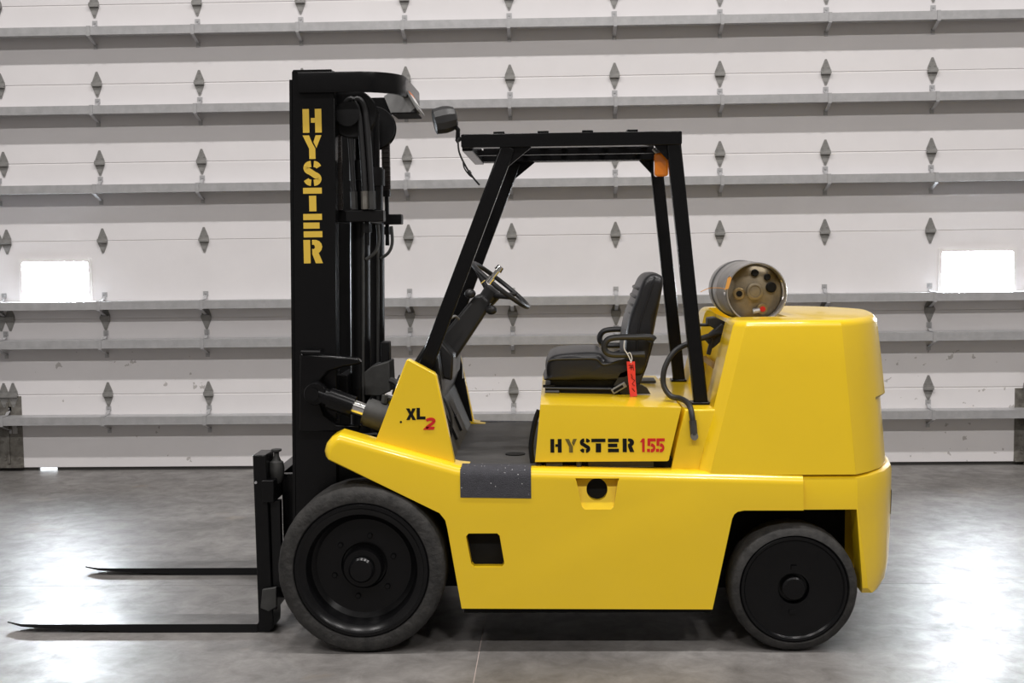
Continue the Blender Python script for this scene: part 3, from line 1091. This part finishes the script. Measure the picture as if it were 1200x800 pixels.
for i in range(7):
    t = i / 6
    z = lerp(1.30, 1.53, t)
    x = lerp(0.338, 0.398, t ** 1.25) - 0.008
    part('rib', tube(new(), [(x + 0.024, 5.685, z), (x + 0.002, 5.72, z), (x, YC, z), (x + 0.002, MY(5.72), z), (x + 0.024, MY(5.685), z)], 0.009, 8), VINYL, bk)
part('back_shell', prism(new(), [(0.34, 1.045), (0.355, 1.12), (0.385, 1.20), (0.452, 1.30), (0.458, 1.285), (0.425, 1.17), (0.395, 1.095), (0.375, 1.04)], 5.69, MY(5.69)), PLASTIC, seat, bevel=0.01)
for y, nm in ((5.625, 'near'), (MY(5.625), 'far')):
    pts = spline([(0.455, y, 1.300), (0.435, y, 1.314), (0.36, y, 1.314), (0.29, y, 1.314), (0.248, y, 1.306), (0.228, y, 1.282), (0.230, y, 1.255), (0.252, y, 1.238), (0.30, y, 1.234), (0.41, y, 1.236)], 6)
    arm = part('armrest', tube(new(), pts, 0.0145, 10), PLASTIC, seat)
    ys_ = 1 if y < YC else -1
    part('arm_pivot', tube(new(), [(0.44, y, 1.305), (0.44, y + ys_ * 0.06, 1.305)], 0.018, 10), PLASTIC, arm)
bm = new()
box(bm, -0.045, 0.31, 5.68, MY(5.68), 1.050, 1.075)
box(bm, -0.02, 0.30, 5.70, MY(5.70), 1.075, 1.118)
box(bm, -0.055, 0.00, 5.675, 5.70, 1.082, 1.092)
part('seat_base', bm, BLACKM, seat)
for y in (5.672, MY(5.672)):
    bm = new()
    tube(bm, [(-0.045, y, 1.079), (0.26, y, 1.073)], 0.006, 8)
    tube(bm, [(-0.045, y, 1.062), (0.02, y, 1.061)], 0.010, 8)
    part('slide_rail', bm, PLASTIC, seat)
part('seat_bracket', prism(new(), [(0.30, 1.048), (0.44, 1.048), (0.425, 1.075), (0.40, 1.09), (0.30, 1.09)], 5.67, 5.70), PLASTIC, seat)
bm = new()
beam(bm, (0.262, 5.645, 1.062), (0.325, 5.645, 1.098), 0.026, 0.014)
bk_ = part('belt_buckle', bm, GREYPL, seat, bevel=0.003)
bm = new()
beam(bm, (0.268, 5.637, 1.0655), (0.312, 5.637, 1.0905), 0.012, 0.003)
part('buckle_slot', bm, INK, bk_)
bm = new()
prism(bm, [(0.27, 1.09), (0.30, 1.145), (0.335, 1.16), (0.345, 1.10), (0.32, 1.085)], 5.655, 5.668)
part('belt', bm, PLASTIC, seat)

# ------------------------------------------------------------------ mast
mast = empty('mast', (-1.05, YC, 0.1), FL)
LEAN = 0.017
def mx(x, z):
    return x + LEAN * (z - 2.5)


def channel(yo, s, x0, x1, z0, z1, web, fl, name, m):
    """C channel; web on the outside at yo, flanges towards the centre (s=+1 near side)."""
    bm = new()
    plan_ = [(x0, yo), (x1, yo), (x1, yo + s * fl), (x1 - 0.03, yo + s * fl), (x1 - 0.03, yo + s * web), (x0 + 0.03, yo + s * web), (x0 + 0.03, yo + s * fl), (x0, yo + s * fl)]
    loft(bm, [[(mx(x, z), y, z) for x, y in plan_] for z in (z0, z1)])
    return part(name, bm, m, mast, bevel=0.004)


oc_n = channel(5.450, 1, -1.137, -0.948, 0.13, 2.505, 0.022, 0.085, 'outer_channel', BLACK)
channel(MY(5.450), -1, -1.137, -0.948, 0.13, 2.505, 0.022, 0.085, 'outer_channel', BLACK)
channel(5.56, 1, -1.115, -0.97, 0.16, 2.470, 0.02, 0.07, 'inner_channel', BLACKM)
channel(MY(5.56), -1, -1.115, -0.97, 0.16, 2.470, 0.02, 0.07, 'inner_channel', BLACKM)
part('edge_strip', beam(new(), (mx(-1.142, 2.47), 5.462, 2.470), (mx(-1.142, 0.3), 5.462, 0.30), 0.012, 0.026), BLACK, oc_n)
for z0, z1, x in ((2.36, 2.46, -0.97), (1.02, 1.16, -0.955), (0.16, 0.30, -0.96)):
    part('cross_member', box(new(), mx(x, z0), mx(x, z0) + 0.045, 5.54, MY(5.54), z0, z1), BLACKM, mast, bevel=0.004)
# lift cylinders behind the channels
for s, y in ((1, 5.66), (-1, MY(5.66))):
    bm = new()
    X0 = -0.872
    tube(bm, [(mx(X0, 0.25), y, 0.25), (mx(X0, 1.85), y, 1.85)], 0.046, 20)
    tube(bm, [(mx(X0, 1.84), y, 1.84), (mx(X0, 2.13), y, 2.13)], 0.040, 20)
    tube(bm, [(mx(X0, 2.04), y, 2.04), (mx(X0, 2.12), y, 2.12)], 0.049, 20)
    cyl = part('lift_cylinder', bm, BLACKM, mast)
    part('rod', tube(new(), [(mx(X0, 2.12), y, 2.12), (mx(X0, 2.40), y, 2.40)], 0.024, 14), BLACK, cyl)
    bm = new()
    tube(bm, spline([(-0.80, y - 0.02, 1.84), (-0.797, y - 0.02, 1.76), (-0.815, y - 0.03, 1.71), (-0.855, y - 0.04, 1.68)], 6), 0.008, 8)
    tube(bm, [(-0.862, y - 0.05, 1.85), (-0.880, y - 0.05, 0.95)], 0.007, 8)
    part('line', bm, BLKPLATE, cyl)
# cross head block
part('anchor_block', box(new(), -1.00, -0.845, 5.60, MY(5.60), 1.850, 1.905), BLACKM, mast, bevel=0.006)
# chain wheels with chains
for s, y in ((1, 5.57), (-1, MY(5.57))):
    cy = (-0.890, y, 2.330)
    shv = part('chain_wheel', lathe(new(), [(0.02, -0.030), (0.070, -0.028), (0.104, -0.030), (0.108, -0.024), (0.088, -0.012), (0.088, 0.012), (0.108, 0.024), (0.104, 0.030), (0.02, 0.030)], cy, 'y', 36), BLACKM, mast)
    part('axle_pin', lathe(new(), [(0.032, -0.040), (0.032, 0.040)], cy, 'y', 16), BLACK, shv)
    bm = new()
    z = 2.32
    while z > 2.02:
        box(bm, -0.855, -0.815, y - 0.014, y + 0.014, z - 0.012, z + 0.010)
        box(bm, -0.850, -0.820, y - 0.020, y + 0.020, z - 0.017, z - 0.012)
        z -= 0.0235
    part('lift_chain', bm, mat('oiled_chain', (0.022, 0.016, 0.013), 0.45, noise=0.5, nscale=60), mast, smooth=False)
    bm = new()
    z = 2.32
    while z > 1.92:
        box(bm, -0.985, -0.945, y - 0.014, y + 0.014, z - 0.012, z + 0.010)
        box(bm, -0.980, -0.950, y - 0.020, y + 0.020, z - 0.017, z - 0.012)
        z -= 0.0235
    part('lift_chain', bm, mat('oiled_chain', (0.022, 0.016, 0.013), 0.45, noise=0.5, nscale=60), mast, smooth=False)
    bm = new()
    tube(bm, [(-0.835, y, 1.99), (-0.836, y, 1.745)], 0.011, 10)
    tube(bm, [(-0.836, y, 1.80), (-0.836, y, 1.84)], 0.020, 6)
    tube(bm, [(-0.835, y, 1.99), (-0.835, y, 2.03)], 0.020, 10)
    part('chain_anchor', bm, BLACKM, mast)
    part('anchor_lug', prism(new(), rrect(-0.93, -0.758, 1.850, 1.901, 0.006), y - 0.04, y + 0.04), BLACKM, mast, bevel=0.004)
# hydraulic hoses over a small roller
for k, (dx, y, r) in enumerate(((0.0, 5.53, 0.013), (0.030, 5.53, 0.013), (-0.055, 5.56, 0.012), (0.015, 5.60, 0.012))):
    pts = [(-0.935 + dx, y, 2.30), (-0.915 + dx, y, 2.375), (-0.885 + dx, y, 2.39), (-0.86 + dx, y, 2.34), (-0.848 + dx, y, 2.20), (-0.84 + dx, y, 2.02), (-0.838 + dx, y, 1.915)]
    h_ = part('hose', tube(new(), spline(pts, 7), r, 10), HOSE, mast)
    part('hose_fitting', tube(new(), [(-0.838 + dx, y, 1.905), (-0.839 + dx, y, 1.985)], r + 0.005, 6), BLKPLATE if k else RUST, h_)
part('hose_roller', lathe(new(), [(0.02, -0.03), (0.055, -0.028), (0.045, 0), (0.055, 0.028), (0.02, 0.03)], (-0.905, 5.53, 2.325), 'y', 28), BLACKM, mast)
part('hose_loop', tube(new(), spline([(-0.94, 5.53, 2.37), (-0.925, 5.52, 2.33), (-0.90, 5.53, 2.31), (-0.89, 5.56, 2.28)], 6), 0.010, 8), HOSE, mast)

# top guard: flat bar bent round the back of the mast, sloping cover plate
path = [(-1.105, 5.432), (-0.95, 5.432), (-0.86, 5.434)]
for k in range(0, 10):
    a = math.radians(-90 + 90 * k / 9)
    path.append((-0.86 + 0.195 * math.cos(a), 5.634 + 0.20 * math.sin(a)))
path.append((-0.665, YC))
path = path + [(x, MY(y)) for x, y in path[-2::-1]]
bm = new()
secs = []
for i, (x, y) in enumerate(path):
    a = Vector(path[max(i - 1, 0)])
    b = Vector(path[min(i + 1, len(path) - 1)])
    t = (b - a).normalized()
    nn = Vector((t.y, -t.x))
    zt, zb = 2.498, 2.410
    secs.append([(x + nn.x * d, y + nn.y * d, z) for d, z in ((0.010, zb + 0.01), (0.008, zb), (-0.010, zb), (-0.010, zt), (0.008, zt), (0.010, zt - 0.006))])
loft(bm, secs)
tg = part('top_guard_bar', bm, BLACK, mast, ang=40)
bm = new()
CVS = [(-0.765, 2.420), (-0.680, 2.478), (-0.616, 2.372), (-0.648, 2.347), (-0.735, 2.345)]
prism(bm, CVS, 5.68, 5.686)
prism(bm, CVS, 5.894, 5.900)
prism(bm, [(-0.684, 2.476), (-0.676, 2.480), (-0.604, 2.357), (-0.612, 2.353)], 5.66, 5.92)
cov = part('hose_cover', bm, GREYPL, mast, smooth=False, label='bare grey sloping hose cover')
part('cover_floor', box(new(), -0.73, -0.618, 5.672, 5.91, 2.340, 2.346), DARK, cov)
sl = Vector((0.072, 0, -0.123)).normalized()
def st(t0, t1, m, nm):
    a = Vector((-0.676, 0, 2.4805)) + sl * t0
    b = Vector((-0.676, 0, 2.4805)) + sl * t1
    bm = new()
    prism(bm, [(a.x, a.z), (b.x, b.z), (b.x + 0.0016, b.z + 0.001), (a.x + 0.0016, a.z + 0.001)], 5.70, 5.88)
    part(nm, bm, m, cov, smooth=False)
st(0.035, 0.062, ORANGEP, 'warning_label')
st(0.062, 0.105, WHITEP, 'warning_label')
part('top_cap', prism(new(), [(-1.137, 2.500), (-0.958, 2.500), (-0.963, 2.512), (-1.130, 2.512)], 5.45, 5.54), BLACK, mast)

# tilt bracket (C plate welded on the channel) and tilt cylinder
CB = [(-1.125, 1.272), (-0.868, 1.250), (-0.850, 1.225), (-0.93, 1.21), (-1.00, 1.19), (-1.035, 1.15), (-1.04, 1.06), (-1.02, 1.00), (-0.965, 0.955), (-0.86, 0.950), (-0.870, 0.920), (-1.134, 0.925)]
part('tilt_bracket', prism(new(), CB, 5.405, 5.455), BLACK, mast, bevel=0.008)
part('tilt_bracket', prism(new(), CB, MY(5.455), MY(5.405)), BLACK, mast, bevel=0.008)
part('weld', tube(new(), [(-1.115, 5.40, 1.280), (-1.03, 5.40, 1.278)], 0.008, 8), BLACK, mast)
for s in (1, -1):
    y = 5.37 if s > 0 else MY(5.37)
    a = Vector((-1.048, y, 1.098))
    d = Vector((0.32, 0, -0.118)).normalized()
    tc_ = empty('tilt_cylinder', a, FL)
    bm = new()
    lathe(bm, [(0.046, -0.032), (0.050, -0.024), (0.050, 0.024), (0.046, 0.032)], (a.x, a.y, a.z), 'y', 24)
    tube(bm, [a, a + d * 0.07], 0.038, 14)
    tube(bm, [a + d * 0.06, a + d * 0.175], 0.048, 16)
    part('clevis', bm, BLACK, tc_)
    part('pin', lathe(new(), [(0.028, -0.046), (0.028, 0.046)], (a.x - 0.008, a.y, a.z), 'y', 18), BLACK, tc_)
    part('rod', tube(new(), [a + d * 0.16, a + d * 0.26], 0.033, 18), CHROME, tc_, label='chrome piston rod')
    bm = new()
    tube(bm, [a + d * 0.228, a + d * 0.245], 0.056, 24)
    tube(bm, [a + d * 0.24, a + d * 0.46], 0.063, 24)
    q = a + d * 0.30 + Vector((0.02, -0.01, 0.06))
    tube(bm, [q, q + Vector((0.006, 0, 0.035))], 0.016, 8)
    tube(bm, [q + Vector((0.006, 0, 0.03)), q + Vector((0.06, 0, 0.012))], 0.010, 8)
    part('barrel', bm, BLKPLATE, tc_)
# black casting between mast and cowl, hose behind it
bm = new()
prism(bm, [(-0.872, 1.165), (-0.835, 1.195), (-0.752, 1.218), (-0.748, 1.080), (-0.80, 1.055), (-0.872, 1.060)], 5.60, 5.76)
part('mast_stop', bm, BLKPLATE, mast, bevel=0.006)
part('mast_stop', box(new(), -0.80, -0.762, 5.66, 5.74, 1.20, 1.300), BLACKM, mast, bevel=0.004)
part('hose', tube(new(), spline([(-0.735, 5.50, 1.14), (-0.70, 5.48, 1.12), (-0.69, 5.46, 1.06), (-0.705, 5.46, 1.00)], 6), 0.016, 8), HOSE, mast)
# grey light coloured mount under the tilt cylinder
part('mount_block', prism(new(), [(-0.90, 0.90), (-0.80, 0.905), (-0.78, 0.87), (-0.86, 0.84)], 5.42, 5.50), BLKPLATE, FL, bevel=0.005)

# ------------------------------------------------------------------ carriage and forks
car = empty('carriage', (-1.28, YC, 0.1), FL)
for z0, z1 in ((0.600, 0.700), (0.110, 0.205)):
    part('carriage_bar', box(new(), -1.318, -1.262, 5.44, 6.62, z0, z1), BLACK, car, bevel=0.004)
for y in (5.60, MY(5.60) - 0.04):
    part('carriage_plate', box(new(), -1.262, -1.17, y, y + 0.04, 0.12, 0.92 if False else 0.70), BLACK, car, bevel=0.004)
part('carriage_hook', prism(new(), [(-1.325, 0.205), (-1.262, 0.215), (-1.262, 0.125), (-1.30, 0.105), (-1.335, 0.12)], 5.430, 5.452), BLKPLATE, car, bevel=0.003)
for y in (5.47, 6.53):
    part('side_stop', box(new(), -1.285, -1.245, y, y + 0.05, 0.205, 0.60), BLACKM, car)


FORKTOP = mat('worn_fork_steel', (0.24, 0.235, 0.23), 0.34, metal=0.5, col2=(0.10, 0.097, 0.095), nscale=9, bump=0.08, bscale=80)


def fork(ya, tipx, hx=-1.358):
    e = empty('fork', (hx, ya + 0.075, 0), FL)
    yb = ya + 0.155
    # blade with taper at the tip, plan and side; heel rounded into the shank
    bm = new()
    secs = []
    n = 14
    L = hx - tipx
    for i in range(n + 1):
        t = i / n
        x = hx + 0.0005 - (L + 0.0005) * t
        zb = 0.002 + 0.030 * max(0, (t - 0.45) / 0.55) ** 1.2
        zt = 0.040
        tp = max(0.0, (t - 0.90) / 0.10)
        ins = 0.052 * tp ** 1.6
        zt2 = zt - 0.002 * tp
        secs.append([(x, ya + ins, zb), (x, yb - ins, zb), (x, yb - ins, zt2), (x, ya + ins, zt2)])
    loft(bm, secs)
    bmesh.ops.recalc_face_normals(bm, faces=bm.faces)
    for f in bm.faces:
        f.material_index = 1 if f.normal.z > 0.9 else 0
    part('blade', bm, [BLACKM, FORKTOP], e, ang=30)
    prof = [(hx, 0.812), (hx + 0.006, 0.054), (hx + 0.004, 0.046), (hx, 0.0405), (hx, 0.002), (hx + 0.055, 0.002), (hx + 0.072, 0.019), (hx + 0.075, 0.055), (hx + 0.060, 0.812)]
    part('shank', prism(new(), prof, ya, yb), BLACK, e, bevel=0.005)
    bm = new()
    lathe(bm, [(0.012, 0.780), (0.030, 0.768), (0.036, 0.738), (0.032, 0.70), (0.016, 0.67)], (hx + 0.090, ya + 0.08, 0.0), 'z', 16)
    lathe(bm, [(0.020, 0.775), (0.012, 0.795), (0.012, 0.812), (0.024, 0.818), (0.024, 0.826)], (hx + 0.090, ya + 0.08, 0.0), 'z', 16)
    part('latch', bm, BLKPLATE, e)
    bm = new()
    lathe(bm, [(0.006, -0.006), (0.006, 0)], (hx + 0.012, ya, 0.688), 'y', 8)
    lathe(bm, [(0.008, -0.006), (0.008, 0)], (hx + 0.048, ya, 0.684), 'y', 8)
    part('rivet', bm, GALV, e)
    return e


fork(5.455, -2.530)
fork(6.450, -2.545)

# ------------------------------------------------------------------ lettering
def arcpts(cx, cy, rx, ry, a0, a1, n=10):
    return [(cx + rx * math.cos(math.radians(lerp(a0, a1, k / n))), cy + ry * math.sin(math.radians(lerp(a0, a1, k / n)))) for k in range(n + 1)]


def stroke(pts, w, aspect=1.0):
    """ribbon polygon along pts."""
    L, R = [], []
    for i, p in enumerate(pts):
        a, b = pts[max(0, i - 1)], pts[min(len(pts) - 1, i + 1)]
        t = Vector((b[0] - a[0], b[1] - a[1]))
        t.normalize()
        L.append((p[0] - t.y * w / 2, p[1] + t.x * w / 2))
        R.append((p[0] + t.y * w / 2, p[1] - t.x * w / 2))
    return L + R[::-1]


def ribbon_quads(pts, w, wx=None):
    poly = stroke(pts, w)
    n = len(pts)
    return [[poly[i], poly[i + 1], poly[2 * n - 2 - i], poly[2 * n - 1 - i]] for i in range(n - 1)]


def Rr(x0, x1, y0, y1):
    return [(x0, y0), (x1, y0), (x1, y1), (x0, y1)]


S_MAIN = arcpts(.46, .735, .30, .165, 95, 200, 8)[0:] + arcpts(.46, .735, .30, .165, 205, 250, 4) + arcpts(.54, .265, .30, .165, 70, 25, 4) + arcpts(.54, .265, .30, .165, 20, -85, 8)
S_TOP = arcpts(.54, .735, .30, .165, 82, 8, 6)
S_BOT = arcpts(.46, .265, .30, .165, -98, -172, 6)
GLY = {
    'H': [Rr(0, .345, 0, 1), Rr(.655, 1, 0, 1), Rr(.436, .66, .42, .62)],
    'Y': [[(0, 1), (.34, 1), (.51, .66), (.66, .44), (.66, 0), (.33, 0), (.33, .44)], [(.69, 1), (1, 1), (.72, .46), (.57, .72)]],
    'S': ribbon_quads(S_MAIN, .27) + ribbon_quads(S_TOP, .27) + ribbon_quads(S_BOT, .27),
    'T': [Rr(0, 1, .75, 1), Rr(.31, .69, 0, .66)],
    'E': [Rr(0, 1, .74, 1), Rr(0, .86, .37, .63), Rr(0, 1, 0, .26)],
    'R': [Rr(0, .36, 0, 1), [(.46, 1.0), (.66, 1.0), (.84, .95), (.96, .84), (1.0, .71), (.96, .58), (.86, .47), (.80, .45), (1.02, 0), (.64, 0), (.46, .40), (.46, .62), (.53, .60), (.60, .65), (.61, .71), (.58, .77), (.52, .80), (.46, .79)]],
    '1': [[(.05, .72), (.40, 1), (.72, 1), (.72, 0), (.36, 0), (.36, .72)]],
    '5': [Rr(.08, .98, .77, 1), Rr(.08, .40, .44, .77)] + ribbon_quads([(.47, .54)] + arcpts(.52, .30, .30, .21, 85, -85, 10) + [(.44, .10)], .25) + [Rr(.02, .36, 0, .24)],
    'X': [[(0, 1), (.36, 1), (.5, .72), (.64, 1), (1, 1), (.69, .5), (1, 0), (.64, 0), (.5, .28), (.36, 0), (0, 0), (.31, .5)]],
    'L': [[(0, 1), (.38, 1), (.38, .26), (1, .26), (1, 0), (0, 0)]],
    '2': ribbon_quads(arcpts(.55, .70, .34, .18, 165, -20, 9) + [(.72, .50), (.40, .26), (.28, .14)], .25) + [[(.06, 0), (.96, 0), (1.0, .24), (.30, .24), (.06, .10)]],
}


def glyph(bm, ch, x, z, w, h, fn, shear=0.0):
    """fn(u, v, k) -> 3-D point; k = 0 skin, 1 underside."""
    for poly in GLY[ch]:
        P = [(x + w * u + shear * h * v, z + h * v) for u, v in poly]
        A = [bm.verts.new(fn(u, v, 0)) for u, v in P]
        B = [bm.verts.new(fn(u, v, 1)) for u, v in P]
        n = len(P)
        try:
            bm.faces.new(A)
            bm.faces.new(B[::-1])
            for i in range(n):
                bm.faces.new((A[i], A[(i + 1) % n], B[(i + 1) % n], B[i]))
        except ValueError:
            pass


def on_y(y):
    return lambda u, v, k: (u, y - (0.0012 if k == 0 else -0.0004), v)


# mast: letters stacked downwards
z = 2.342
for i, ch in enumerate('HYSTER'):
    bm = new()
    glyph(bm, ch, mx(-1.091, z), z - 0.103, 0.083, 0.103, on_y(5.450))
    part('letter', bm, YPRINT, mast, smooth=False)
    z -= 0.1143
# hood
k = 0.000812
for ch, a, b, m in (('H', 203, 262, INK), ('Y', 280, 342, FADED), ('S', 356, 414, INK), ('T', 418, 492, INK), ('E', 505, 562, INK), ('R', 582, 642, INK),
                    ('1', 670, 708, RED), ('5', 708, 756, RED), ('5', 755, 803, RED)):
    bm = new()
    xx = -0.021 + (a - 203) * k
    glyph(bm, ch, xx, 0.851, (b - a) * k, 0.0585, on_y(5.238))
    part('letter', bm, m, hood, smooth=False)
# cowl
for ch, x, zz, w, h, sh, m in (('X', -0.636, 0.9965, 0.042, 0.050, 0.0, INK), ('L', -0.591, 0.9985, 0.038, 0.050, 0.0, INK), ('2', -0.566, 0.9545, 0.050, 0.052, 0.15, RED)):
    bm = new()
    glyph(bm, ch, x, zz, w, h, on_y(5.2305 if ch == '2' else 5.232), sh)
    part('letter', bm, m, cowl_n, smooth=False)


# rear of the counterweight skirt, following its curve
def skirt_x(y, zz):
    yy = y if y <= YC else MY(y)
    t = (zz - 0.45) / 0.157
    P = tail_plan(lerp(1.292, 1.270, t), lerp(1.532, 1.541, t), 5.190)[2:8]
    for (xa, ya), (xb, yb) in zip(P, P[1:]):
        if ya <= yy <= yb:
            return lerp(xa, xb, (yy - ya) / (yb - ya))
    return lerp(1.532, 1.541, t)


for i, ch in enumerate('HYSTER'):
    bm = new()
    glyph(bm, ch, 5.505 + 0.138 * i, 0.520, 0.105, 0.108, lambda u, v, k: (skirt_x(u, v) + (0.003 if k == 0 else -0.001), u, v))
    part('letter', bm, INK, cwl, smooth=False)

# ------------------------------------------------------------------ propane tank
tk = empty('propane_tank', (0.905, 5.90, 1.38), cat='gas tank', label='dull aluminium propane tank lying on the yellow counterweight, valve end facing out')
TX, TZ, TR = 0.905, 1.512, 0.137
prof = [(0.02, 0.10), (0.085, 0.085), (0.118, 0.07), (0.131, 0.085), (0.137, 0.11), (0.137, 0.30), (0.1395, 0.304), (0.1395, 0.318), (0.137, 0.322), (0.137, 0.50), (0.1395, 0.504), (0.1395, 0.516), (0.137, 0.52),
        (0.137, 0.62), (0.125, 0.66), (0.09, 0.69), (0.02, 0.70)]
prof[0] = (0.004, 0.052)
prof[1] = (0.075, 0.056)
prof[2] = (0.115, 0.068)
part('shell', lathe(new(), [(r, 5.56 + d) for r, d in prof][3:], (TX, 0, TZ), 'y', 56), TANK, tk)
part('end_dome', lathe(new(), [(0.133, 5.66), (0.131, 5.645), (0.118, 5.628), (0.085, 5.614), (0.004, 5.606)], (TX, 0, TZ), 'y', 56), TANKF, tk)
# collar with hand openings
bm = lathe(new(), [(0.1365, 5.660), (0.1365, 5.562), (0.134, 5.555), (0.130, 5.555), (0.127, 5.562), (0.127, 5.66)], (TX, 0, TZ), 'y', 72, closed=True)
cts = []
for ang_ in (80, 5, 165, -95):
    b2 = new()
    a = math.radians(ang_)
    cdir = Vector((math.cos(a), 0, math.sin(a)))
    sdir = Vector((-math.sin(a), 0, math.cos(a)))
    hs = 0.045
    rows = []
    for rr_ in (0.09, 0.17):
        rows.append([Vector((TX, 0, TZ)) + cdir * rr_ + sdir * u + Vector((0, yy, 0)) for u, yy in ((-hs, 5.595), (-hs + 0.012, 5.58), (hs - 0.012, 5.58), (hs, 5.595), (hs, 5.612), (hs - 0.012, 5.625), (-hs + 0.012, 5.625), (-hs, 5.612))])
    loft(b2, rows)
    cts.append(b2)
part('collar', cut(bm, cts), TANK, tk)
part('boss', lathe(new(), [(0.038, 5.614), (0.038, 5.592), (0.032, 5.588), (0.026, 5.588), (0.024, 5.592), (0.014, 5.591), (0.004, 5.591)], (TX - 0.002, 0, TZ + 0.005), 'y', 32), TANKF, tk)
for dx, dz, r, m, nm in ((0.0, 0.088, 0.013, INK, 'port'), (0.055, 0.068, 0.012, INK, 'port'), (0.072, 0.022, 0.019, INK, 'port'), (-0.072, -0.005, 0.022, BRASS, 'valve'), (0.033, -0.075, 0.020, BRASS, 'valve')):
    yb = 5.606 + 0.18 * (dx * dx + dz * dz) ** 0.5 * 0.4 - 0.006
    v = part(nm, lathe(new(), [(r * 1.25, yb + 0.02), (r * 1.25, yb - 0.004), (r, yb - 0.008), (r * 0.2, yb - 0.0075)], (TX + dx, 0, TZ + dz), 'y', 20), m if nm == 'port' else BRASS, tk)
    if nm == 'valve':
        part('valve_core', lathe(new(), [(r * 0.62, yb - 0.006), (r * 0.62, yb - 0.012), (r * 0.1, yb - 0.012)], (TX + dx, 0, TZ + dz), 'y', 16), RED if dx > 0 else INK, v)
part('valve_stem', tube(new(), [(TX - 0.01, 5.60, TZ - 0.085), (TX + 0.02, 5.60, TZ - 0.08)], 0.012, 10), GALV, tk)
# strap over the tank
part('strap', lathe(new(), [(0.1385, 6.025), (0.1415, 6.027), (0.1415, 6.063), (0.1385, 6.065)], (TX, 0, TZ), 'y', 56, closed=True), mat('dark_strap', (0.10, 0.10, 0.10), 0.5), tk)
# hold-down latch in front of the tank: belongs to the truck
bm = new()
prism(bm, [(0.70, 1.395), (0.735, 1.400), (0.79, 1.372), (0.80, 1.345), (0.74, 1.340), (0.70, 1.365)], 5.66, 5.74)
beam(bm, (0.66, 5.70, 1.362), (0.72, 5.70, 1.362), 0.014, 0.03)
beam(bm, (0.70, 5.66, 1.28), (0.78, 5.66, 1.35), 0.06, 0.05)
beam(bm, (0.725, 5.64, 1.33), (0.70, 5.64, 1.23), 0.018, 0.03)
part('tank_latch', bm, PLASTIC, FL, bevel=0.004)
# orange card on a wire
tg_ = empty('hanging_tag', (0.775, 5.60, 1.58), cat='tag', label='small orange card on a thin wire hanging at the propane tank')
bm = prism(new(), [(TX - 0.142, TZ + 0.014), (TX - 0.126, TZ + 0.020), (TX - 0.112, TZ + 0.066), (TX - 0.118, TZ + 0.074), (TX - 0.130, TZ + 0.068)], 5.553, 5.5545)
part('card', bm, TAGOR, tg_, smooth=False)
part('wire', tube(new(), spline([(TX - 0.137, 5.5555, TZ + 0.016), (TX - 0.160, 5.59, TZ + 0.022), (TX - 0.20, 5.64, TZ + 0.020), (TX - 0.24, 5.64, TZ + 0.004)], 6), 0.0018, 6), TAGOR, tg_)

# ------------------------------------------------------------------ fuel hose of the truck
hs_pts = [(0.775, 5.66, 1.330), (0.70, 5.60, 1.318), (0.62, 5.52, 1.300), (0.535, 5.48, 1.262), (0.487, 5.46, 1.19), (0.480, 5.45, 1.115), (0.508, 5.43, 1.068), (0.545, 5.40, 1.060), (0.566, 5.34, 1.054), (0.576, 5.27, 1.040), (0.582, 5.237, 1.000), (0.588, 5.235, 0.93)]
fh = part('fuel_hose', tube(new(), spline(hs_pts, 8), 0.0125, 10), HOSE, FL)
part('hose_sleeve', tube(new(), [(0.584, 5.235, 0.985), (0.589, 5.235, 0.925)], 0.0155, 10), BLKPLATE, fh)
part('hose_fitting', lathe(new(), [(0.016, 5.222), (0.016, 5.25)], (0.590, 0, 0.918), 'y', 12), RUST, fh)

# ------------------------------------------------------------------ red lot tag on the armrest
rt = empty('lot_tag', (0.345, 5.60, 1.04), cat='tag', label='bright red paper tag hanging on white string from the seat armrest')
bm = new()
loft(bm, [[(0.326, 5.588, 1.206), (0.363, 5.586, 1.207), (0.363, 5.5875, 1.207), (0.326, 5.5895, 1.206)],
          [(0.333, 5.592, 1.12), (0.366, 5.589, 1.12), (0.366, 5.5905, 1.12), (0.333, 5.5935, 1.12)],
          [(0.341, 5.587, 1.046), (0.372, 5.585, 1.048), (0.372, 5.5865, 1.048), (0.341, 5.5885, 1.046)]])
part('card', bm, TAGRED, rt, smooth=False)
bm = new()
tube(bm, spline([(0.318, 5.612, 1.300), (0.316, 5.603, 1.265), (0.330, 5.598, 1.240), (0.342, 5.592, 1.215), (0.344, 5.588, 1.200)], 6), 0.0024, 6)
tube(bm, spline([(0.330, 5.598, 1.240), (0.342, 5.597, 1.245), (0.350, 5.592, 1.22), (0.345, 5.587, 1.200)], 6), 0.0022, 6)
part('string', bm, STRING, rt)
bm = new()
for pts in ([(0.335, 1.190), (0.350, 1.188)], [(0.337, 1.178), (0.353, 1.180)], [(0.345, 1.190), (0.347, 1.168)], [(0.353, 1.192), (0.357, 1.166)],
            [(0.345, 1.15), (0.352, 1.135)], [(0.345, 1.135), (0.362, 1.120), (0.350, 1.105), (0.362, 1.095)], [(0.350, 1.085), (0.362, 1.070)]):
    v = [(a, 5.5855 + abs(b - 1.12) * -0.012, b) for a, b in pts]
    tube(bm, v, 0.0013, 5)
part('handwriting', bm, INK, rt, smooth=False)
